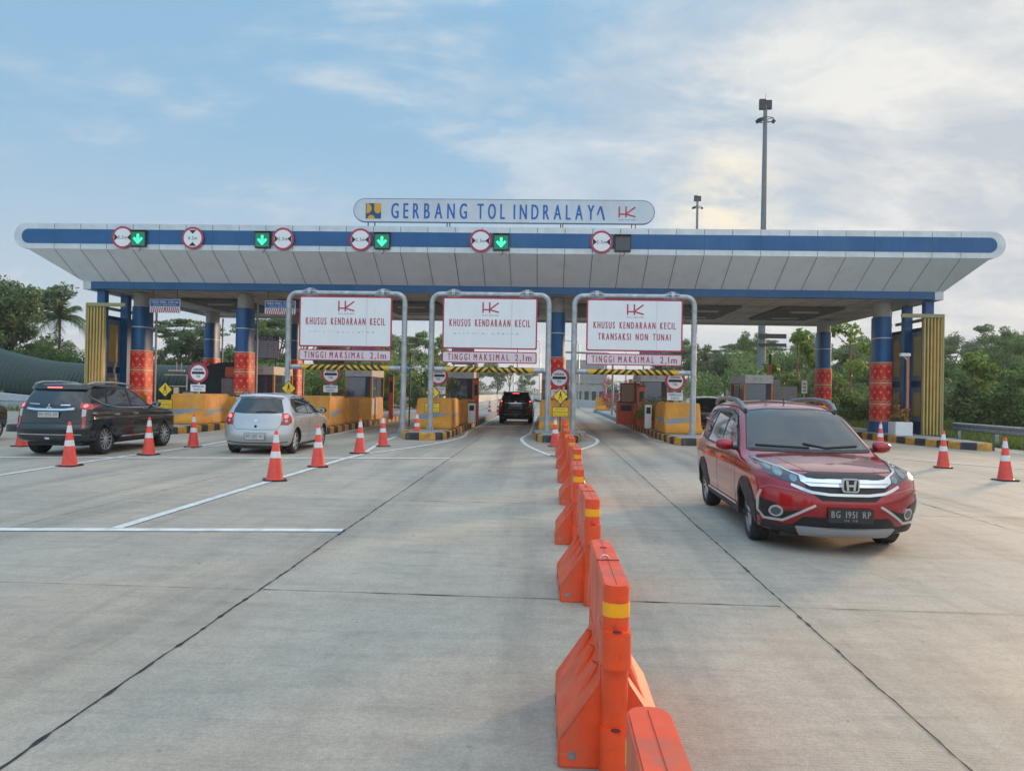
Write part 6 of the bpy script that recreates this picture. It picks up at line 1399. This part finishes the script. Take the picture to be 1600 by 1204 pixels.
# left side
put_tree('broad', 0, -39.0, 51, 1.24, 'tall leafy tree at the left picture edge', sz=1.18); put_tree('tall', 0, -43.5, 55, 1.05, 'tall tree behind the leftmost leafy tree', sz=.98)
put_tree('broad', 1, -35.2, 52, .60, 'rounded dark tree between the left edge trees and the feathery palm'); put_tree('broad', 2, -39.5, 55, 1.1, 'broad dark tree standing behind the left edge tree'); put_tree('tall', 1, -41.0, 49, .92, 'slender tree filling the lower left edge behind the green roof')
palm(-37.6, 58, 6.6, 3.3, 'feathery palm standing left of the yellow fins', 16, 1.1)
lab = 0
for i, (k, v, x, y, s) in enumerate([('broad', 0, -45.5, 70, .68), ('broad', 1, -41, 74, .5), ('tall', 0, -33.5, 76, .46), ('umbrella', 0, -30, 62, .78), ('broad', 2, -27.2, 60, .62), ('umbrella', 1, -25.5, 72, .92), ('umbrella', 0, -21.5, 66, .80), ('broad', 0, -22.6, 62, .62),
      ('umbrella', 1, -18.0, 70, .84), ('tall', 1, -17.2, 62, .58), ('broad', 1, -20, 74, .7), ('umbrella', 0, -14.6, 76, .80), ('broad', 2, -13.8, 68, .60), ('broad', 0, -16, 84, .7), ('tall', 0, -12.4, 88, .60)]):
    nm = {'broad': 'broadleaf', 'umbrella': 'flat topped spreading', 'tall': 'slender'}[k]
    where = ['behind the green arched roof at the far left', 'behind the feathery palm', 'just left of the yellow fins', 'between the first two front columns, its layered crown against the sky', 'low and dense above the dark cabin', 'tallest between the first two front columns', 'behind the second front column', 'right of the rear left column',
             'behind the first tariff board', 'left of the left portal leg', 'deep behind the rear left column', 'behind the left portal board', 'behind the left booth', 'far behind the left booth', 'between the left booth and the portal leg'][i]
    put_tree(k, v, x, y, s, nm+' tree '+where)
for i, (x, y, s) in enumerate([(-12.2, 57, .8), (-17, 50, .75), (-9.6, 62, .8), (-20.5, 55, .9), (-14.8, 54, .9), (-7.6, 66, .75)]):
    put_tree('bush', i % 3, x, y, s, ['bush behind the booth with number 10', 'bush behind the leftmost tariff board', 'bush beside the far white house', 'bush left of the rear left column', 'bush behind the second red wrapped column', 'bush right of the far white house'][i], 'bush', 'bushes left of the plaza')
palm(-10.2, 66, 1.6, 3.0, 'low bushy palm between the left and middle portals', 22, .7, .2); palm(-12.4, 70, 1.2, 2.4, 'low palm left of the bushy palm between the portals', 18, .7, .2)
# dense belt of trees closing the left background
rl = random.Random(31); ordl = ['first', 'second', 'third', 'fourth', 'fifth', 'sixth', 'seventh', 'eighth', 'ninth', 'tenth', 'eleventh', 'twelfth', 'thirteenth', 'fourteenth', 'fifteenth', 'sixteenth', 'seventeenth', 'eighteenth']
for i in range(18):
    k = ('broad', 'broad', 'tall')[i % 3]; x = -50+i*2.25+rl.uniform(-.6, .6); y = (66 if i % 2 else 60)+rl.uniform(-2, 2)+(6 if i > 12 else 0)
    s = rl.uniform(.56, .72)*(.86 if x < -32 else 1)
    put_tree(k, (i+1) % 3, x, y, s, f'{ordl[i]} tree from the left in the belt behind the gate left half', group='tree belt behind the left half of the gate')
# centre distance
for i, (k, v, x, y, s) in enumerate([('broad', 1, -13.5, 150, .95), ('broad', 0, -10, 160, 1.0), ('umbrella', 1, -7.0, 150, .70), ('broad', 2, -4.5, 170, .8), ('broad', 0, 2, 190, .75), ('broad', 1, 6.5, 185, .8), ('broad', 0, 12, 170, .8), ('tall', 1, 17.5, 150, .6)]):
    put_tree(k, v, x, y, s, ['far rounded tree left of the dark SUV roof', 'far clump of trees just left of the distant dark SUV', 'far tree with ragged top beside the dark SUV', 'far tree above the distant dark SUV', 'far tree just right of the distant dark SUV', 'far tree under the grey sign back', 'far tree behind the pink flowers', 'far slender tree behind the slotted orange machine'][i], group='far trees beyond the gate')
# right forest
rows0 = [(('broad', 'umbrella', 'tall', 'broad')[i % 4], i % 3, 13.5+i*1.9, 92+(i % 3)*4, .78+.05*(i % 4)) for i in range(9)]
for i, (k, v, x, y, s) in enumerate(rows0): put_tree(k, v, x, y, s, f'{ordl[i]} tree from the left in the row behind the right hand booths', group='trees behind the right hand booths')
rows = []
rr_ = random.Random(77)
for i in range(16): rows.append((('umbrella', 'broad', 'tall', 'broad')[i % 4], i % 3, 27+i*4.6+rr_.uniform(-1.5, 1.5), 108+rr_.uniform(-5, 6)-i*1.8, rr_.uniform(1.0, 1.22)))
for i in range(14): rows.append((('broad', 'umbrella', 'broad')[i % 3], i % 3, 24+i*4.2+rr_.uniform(-1.5, 1.5), 84-i*1.2+rr_.uniform(-3, 3), rr_.uniform(.70, .92)))
for i in range(12): rows.append((('broad', 'tall', 'broad')[i % 3], (i+1) % 3, 20.5+i*3.6+rr_.uniform(-1, 1), 62-i*1.0+rr_.uniform(-2, 2), rr_.uniform(.42, .60)))
ordn = ['first', 'second', 'third', 'fourth', 'fifth', 'sixth', 'seventh', 'eighth', 'ninth', 'tenth', 'eleventh', 'twelfth', 'thirteenth', 'fourteenth', 'fifteenth', 'sixteenth']
for j, (k, v, x, y, s) in enumerate(rows):
    row = 'back' if j < 16 else ('middle' if j < 30 else 'front'); q = j if j < 16 else (j-16 if j < 30 else j-30)
    nm = {'broad': 'broadleaf', 'umbrella': 'flat topped', 'tall': 'slender'}[k]
    put_tree(k, v, x, y, s, f'{nm} tree, {ordn[q]} from the left in the {row} row of the right hand wood', group='trees of the right hand wood')
for i in range(16): put_tree(('broad', 'tall')[i % 2], i % 3, 30+i*2.5, 68-i*1.2+(i % 3)*4, .66+.07*(i % 3), f'{ordl[i]} tree from the left in the low row closing the right edge', group='trees closing the right edge')
pos = [(15.2, 44), (17.6, 47), (20, 44.5), (22, 49), (24.5, 43), (18.5, 52), (27, 46), (30, 41), (19.2, 38.5), (22.5, 37), (26, 36.5), (29.5, 34), (33, 37), (24.5, 31.5), (36, 42), (16.6, 56), (13.9, 50), (21, 57), (32, 47), (38, 36)]
for j, (x, y) in enumerate(pos): put_tree('bush', j % 3, x, y, rr_.uniform(.75, 1.15), f'leafy bush, {("nearest the guardrail" if j == 13 else ordn[j % 16]+" of its patch")} {"left part" if x < 20 else "middle part" if x < 28 else "right part"} of the right hand slope, {"front" if y < 42 else "rear"}', 'bush', 'bushes on the right hand slope')
# papaya-like thin trees behind the red car
def papaya(x, y, h, label, cs, mt=LEAF3):
    t = thing('thin_tree', label, 'tree', (x, y, 0), 0, 'thin young trees behind the red car'); r = random.Random(int(x*7)); mb = MB()
    mb.tube([(0, 0, 0), (.05, 0, h*.5), (0, .05, h)], [.10, .07, .04], mat('orange_brown_bark', (.34, .17, .08), .8, noise=.3), 8); cl = []
    for (dx, z, q) in cs: mb.tube([(0, 0, z-1.0), (dx*.5, 0, z-.5), (dx, 0, z)], [.04, .03, .015], BARK, 5); cl += [(dx+r.uniform(-.15, .15), r.uniform(-.3, .3), z+r.uniform(-.1, .35), q, q, q*.8, 1) for _ in range(3)]
    mb.build('trunk', t); leaf_cloud('crown', cl, 750, .34, mt, int(h*10), t, up=.1, droop=.5, aspect=.55)
papaya(15.1, 47, 5.0, 'thin tree with orange brown trunk rising beside the mast', [(0, 5.0, .55), (-1.6, 3.1, .45), (1.0, 3.4, .6), (-.5, 2.4, .4), (.5, 4.2, .45)])
papaya(18.6, 48, 5.6, 'thin large leaved tree right of the rear right column', [(0, 5.4, .6), (-1.0, 5.6, .5), (1.0, 4.6, .6), (.3, 3.2, .7), (-1.0, 2.8, .5)])
papaya(11.7, 43, 2.2, 'short young tree behind the red car left of the mast', [(0, 2.2, .5), (-.8, 1.9, .4), (.7, 2.0, .5)])
papaya(21.6, 40, 3.3, 'pale leaved young tree just right of the yellow fins', [(0, 3.2, .6), (.8, 2.8, .5), (.2, 2.2, .5)])
# flowering and potted plants on the islands
def shrub(x, y, z, s, label, mt, fl=None, n=700, nf=160, size=.085):
    t = thing('island_shrub', label, 'plant', (x, y, z), 0, 'shrubs planted on the toll islands'); r = random.Random(int(abs(x)*31)); mb = MB()
    for k in range(8): a = r.uniform(0, 6.28); mb.tube([(0, 0, 0), (math.cos(a)*s*.3, math.sin(a)*s*.3, s*.5), (math.cos(a)*s*.5, math.sin(a)*s*.5, s*.95)], [.015, .01, .004], BARK, 4)
    mb.build('stem', t); cl = [(r.uniform(-.45, .45)*s, r.uniform(-.4, .4)*s, r.uniform(.25, 1.0)*s, .2*s, .2*s, .16*s, 1) for _ in range(12)]
    leaf_cloud('foliage', cl, n, size, mt, int(s*100), t)
    if fl: leaf_cloud('blossom', [(c[0], c[1], c[2]+.08*s, c[3]*1.1, c[4]*1.1, c[5]*1.1, 1) for c in cl], nf, size*.9, fl, int(s*90), t, aspect=.9)
shrub(-11.9, 30.4, .25, 1.25, 'dark shrub with white blossoms left of the silver hatchback', LEAF1, WHF, nf=90); shrub(-8.9, 32.6, .25, 1.25, 'brownish leafy shrub left of the glass booth above the hatchback', LEAF4, ORF, nf=40)
shrub(-3.95, 32.6, .9, 1.15, 'dark leafy shrub in front of the middle booth', LEAF1); shrub(4.3, 31.2, .45, 1.05, 'green shrub in front of the right booth', LEAF2); shrub(4.1, 30.7, .35, .9, 'yellow green hanging plant beside the right orange block', LEAF3)
shrub(4.6, 50, .24, 2.1, 'pink flowering shrub beyond the right lane', LEAF1, PINKF, nf=900, size=.11); shrub(.35, 30.7, .5, 1.1, 'orange flowered plant left of the central column', LEAF2, ORF, nf=260)
shrub(13.05, 28.9, .70, .55, 'orange flowers growing in the white planter', LEAF2, ORF, n=300, nf=200); shrub(14.1, 31.5, .25, 1.25, 'tall orange flowered plant beside the camera pole', LEAF2, ORF, nf=220)
shrub(-13.0, 30.2, .25, 1.0, 'low green plant behind the second front column', LEAF2)
# distant orange blocks etc. on the right of the exit lane
crash_block(4.5, 60, 1.1, 1.6, 1.0, 'small distant orange block beside the pink flowering shrub', toe=.3, swoosh=False)
# grass verge: countless blades, one object
g = np.random.default_rng(9)
def blades(name, area, n, hgt, mt, label, rs):
    g = np.random.default_rng(rs); P = []
    xs = g.uniform(area[0], area[1], n); ys = g.uniform(area[2], area[3], n); a = g.uniform(0, 6.28, n); h = hgt*g.uniform(.4, 1.2, n); w_ = .02+.01*g.random(n); lx, ly = g.normal(0, .35, n)*h, g.normal(0, .35, n)*h
    keep = np.ones(n, bool)
    if area[4]: keep = area[4](xs, ys)
    xs, ys, a, h, w_, lx, ly = [q[keep] for q in (xs, ys, a, h, w_, lx, ly)]; n = len(xs)
    V = np.stack([np.stack([xs-np.cos(a)*w_, ys-np.sin(a)*w_, np.full(n, -.06)], 1), np.stack([xs+np.cos(a)*w_, ys+np.sin(a)*w_, np.full(n, -.06)], 1), np.stack([xs+lx, ys+ly, h-.06], 1)], 1).reshape(-1, 3)
    me = bpy.data.meshes.new(name); me.vertices.add(len(V)); me.vertices.foreach_set('co', V.ravel().astype(np.float32)); me.loops.add(len(V)); me.loops.foreach_set('vertex_index', np.arange(len(V), dtype=np.int32)); me.polygons.add(n); me.polygons.foreach_set('loop_start', np.arange(0, len(V), 3, dtype=np.int32)); me.update(calc_edges=True); me.materials.append(mt)
    o = bpy.data.objects.new(name, me); COL.objects.link(o); setp(o, label, 'grass', kind='stuff'); return o
blades('grass', (15.7, 40, 20, 60, lambda x, y: x > np.interp(y, [12, 24, 31, 48, 75], [15.75, 15.75, 14.4, 13.4, 11])), 90000, .42, GRASS, 'rough grass verge beyond the guardrail at the right', 4)
blades('grass', (-45, -20, 41, 60, None), 30000, .5, GRASS, 'rough grass behind the green arched roof at the left', 5)
def understory():
    g = np.random.default_rng(3); cl = []
    for k in range(220): x = g.uniform(13, 75); y = g.uniform(46, 100); cl.append((x, y, g.uniform(.3, 3.0+(2.6 if y > 66 else 0)), g.uniform(.9, 2.2), g.uniform(.9, 2.2), g.uniform(.5, 1.5), 1))
    o = leaf_cloud('undergrowth', cl, 130000, .30, LEAF2, 8); setp(o, 'dense undergrowth filling the floor of the right hand wood', 'undergrowth', kind='stuff')
    cl = [(g.uniform(-48, -11), g.uniform(52, 82), g.uniform(.3, 3.4), g.uniform(.9, 2), g.uniform(.9, 2), g.uniform(.5, 1.5), 1) for k in range(150)]
    o = leaf_cloud('undergrowth', cl, 80000, .28, LEAF2, 9); setp(o, 'dense undergrowth behind the left half of the gate', 'undergrowth', kind='stuff')
    cl = [(g.uniform(-120, 160), g.uniform(150, 330), g.uniform(.5, 5.0), g.uniform(3, 7), g.uniform(3, 7), g.uniform(1.5, 3), 1) for k in range(220)]
    cl = [c for c in cl if not (-22 < c[0] < 12 and c[1] < 310)]
    o = leaf_cloud('far_wood', cl, 60000, .9, LEAF4, 10); setp(o, 'far wooded skyline beyond the road', 'wood', kind='stuff')
understory()

# ================================================================== BACKGROUND BUILDINGS AND WALLS
t = thing('arched_walkway', 'long dark green corrugated arched roof behind the black SUV', 'covered walkway', (0, 47, 0))
GRN = mat('green_roof_sheet', (.020, .050, .045), .4, noise=.15, nscale=.6, spec=.4)
def arch_roof(x0, x1, rad, zc, dx=0, rise=None):
    mb = MB(); NX = int((x1-x0)/.045); A_ = 22; vs = []
    for i in range(NX+1):
        x = x0+(x1-x0)*i/NX; e = .060*math.sin(x*2*math.pi/.27); 
        zr = zc+(rise(x) if rise else 0); r_ = rad+e+(rise(x)*.4 if rise else 0)
        for k in range(A_+1): a = R(-8+196*k/A_); vs.append((x, -r_*math.cos(a), zr+r_*.98*math.sin(a)))
    mb.add(vs, [(i*(A_+1)+k, i*(A_+1)+k+1, (i+1)*(A_+1)+k+1, (i+1)*(A_+1)+k) for i in range(NX) for k in range(A_)], GRN); return mb
arch_roof(-46, -17.3, 1.78, 1.05, rise=lambda x: .9*max(0, min(1, (-28.5-x)/7))**2).build('roof_sheet', t, smooth=60)
mb = MB()
for x in np.arange(-45, -18, 3.0): mb.box(x-.05, x+.05, -1.7, -1.6, 0, 1.0, STEEL); mb.box(x-.05, x+.05, 1.6, 1.7, 0, 1.0, STEEL)
mb.build('support_posts', t, smooth=0); mb = MB(); mb.box(-46, -17.4, 1.65, 1.72, 0, .9, mat('walkway_wall', (.30, .24, .20), .8, noise=.2)); mb.build('low_wall', t, smooth=0)
t = thing('ramp_wall', 'pale sloping concrete wall at the left edge behind the black SUV', 'wall', (-27.0, 42.5, 0)); mb = MB(); mb.prism([(-12, 0), (6.5, 0), (6.5, .35), (1.5, .55), (-12, 1.6)], 0, .4, mat('pale_concrete', (.42, .47, .52), .7, noise=.15)); mb.build('wall_body', t, bevel=.03)
t = thing('white_house', 'small white house with a grey hipped roof behind the left portal', 'house', (-17.2, 80, 0)); HW = mat('house_white', (.62, .62, .62), .7, noise=.1); HR = mat('house_roof', (.16, .17, .18), .7, noise=.2)
mb = MB(); mb.box(-2.6, 3.2, 0, 6, 0, 2.6, HW); mb.build('wall', t, smooth=0); mb = MB(); mb.add([(-3.1, -.5, 2.55), (3.7, -.5, 2.55), (3.7, 6.5, 2.55), (-3.1, 6.5, 2.55), (-.9, 3, 4.4), (1.5, 3, 4.4)], [(0, 1, 5, 4), (1, 2, 5), (2, 3, 4, 5), (3, 0, 4), (3, 2, 1, 0)], HR); mb.build('roof', t, smooth=0)
for x in (-1.6, .2, 2.0): mb = MB(); mb.box(x-.3, x+.3, -.04, -.002, .9, 2.1, DARKM); mb.build('window', t, smooth=0)
t = thing('office_building', 'low pale building with dark columns beyond the grey sign back', 'building', (8.0, 135, 0)); mb = MB(); mb.box(-4.2, 4.5, 0, 8, 0, 2.6, mat('office_wall', (.34, .38, .36), .7, noise=.15)); mb.build('wall', t, smooth=0); mb = MB(); mb.box(-4.8, 5.1, -.8, 8.6, 2.6, 2.95, mat('flat_roof_grey', (.33, .36, .36), .7)); mb.build('roof', t, smooth=0)
for k in range(7): mb = MB(); x = -3.8+k*1.3; mb.box(x, x+.75, -.05, -.003, .3, 2.2, mat('office_window', (.05, .07, .08), .15)); mb.build('window', t, smooth=0)
def parapet(pts, h, label, th=.25):
    t = thing('road_parapet', label, 'concrete barrier', (pts[0][0], pts[0][1], 0)); o = Vector((pts[0][0], pts[0][1])); mb = MB()
    for a, b in zip(pts[:-1], pts[1:]):
        a, b = Vector(a)-o, Vector(b)-o; d = (b-a).normalized(); nn = Vector((-d.y, d.x))*th/2
        q = [a+nn, a-nn, b-nn, b+nn]; mb.add([(p.x, p.y, 0) for p in q]+[(o_.x, o_.y, h) for o_ in [a+nn*.5, a-nn*.5, b-nn*.5, b+nn*.5]], [(0, 1, 5, 4), (1, 2, 6, 5), (2, 3, 7, 6), (3, 0, 4, 7), (4, 5, 6, 7)], mat('parapet_white', (.50, .50, .49), .7, noise=.15, dirt=(.2, .2, .19, .6)))
    mb.build('barrier_body', t, smooth=0)
parapet([(-11.5, 62), (-10.2, 90), (-9.2, 130), (-9.5, 180)], .95, 'long pale concrete road barrier left of the distant dark SUV'); parapet([(-4.2, 58), (-3.2, 90), (-3.6, 150)], .85, 'pale median barrier receding just left of the distant dark SUV')
parapet([(5.2, 80), (1.5, 100), (-2.0, 130)], .8, 'pale barrier curving across the far end of the right lane')
for i, (x, y, h) in enumerate([(-9.0, 95, 7.5), (-5.0, 120, 8.5), (-.8, 105, 8.5), (9.3, 90, 8), (3.2, 75, 6.5)]):
    t = thing('street_lamp', ['far thin street lamp left of the distant SUV', 'far thin street lamp above the median cones', 'tall thin street lamp seen left of the central column', 'thin street lamp right of the overhead sign', 'thin street lamp behind the central toll sign'][i], 'street lamp', (x, y, 0), 0, 'street lamps beyond the gate')
    mb = MB(); mb.tube([(0, 0, 0), (0, 0, h-.4), (-.2, 0, h), (-1.6, 0, h+.15)], [.09, .06, .05, .04], STEEL, 8); mb.build('pole', t); mb = MB(); mb.box(-2.1, -1.5, -.12, .12, h+.1, h+.2, DARKM); mb.build('lamp_head', t)
# driver's forearm reaching from the distant SUV window
mb = MB(); mb.tube([(-.56, 40.45, 1.16), (-.40, 40.35, 1.13), (-.20, 40.25, 1.10), (-.06, 40.2, 1.13)], [.05, .045, .034, .028], mat('skin', (.30, .16, .10), .6), 10)
for k in range(5): a = -.03+.02*k; mb.tube([(-.07, 40.2+a, 1.13+.004*k), (.0, 40.18+a*1.2, 1.14), (.04-.008*abs(k-2), 40.17+a*1.3, 1.12)], [.011, .010, .007], mat('skin', (.3, .16, .1), .6), 6)
setp(mb.build('person'), 'driver arm reaching out of the window of the distant dark SUV', 'person')

# ================================================================== HAZE
if HAZE:
    mb = MB(); mb.box(-1520, 1520, -80, 2220, -1.2, 40, MATH := bpy.data.materials.new('haze_air')); MATH.use_nodes = True; t_ = MATH.node_tree; t_.nodes.remove(t_.nodes['Principled BSDF'])
    v_ = N(t_, 'ShaderNodeVolumePrincipled'); v_.inputs['Color'].default_value = (.86, .90, .96, 1); v_.inputs['Density'].default_value = HAZE; v_.inputs['Anisotropy'].default_value = .2; L(t_, v_.outputs[0], t_.nodes['Material Output'].inputs['Volume'])
    o = mb.build('haze', smooth=0); o['kind'] = 'stuff'; o['label'] = 'thin evening haze over the plaza'; o['category'] = 'haze'
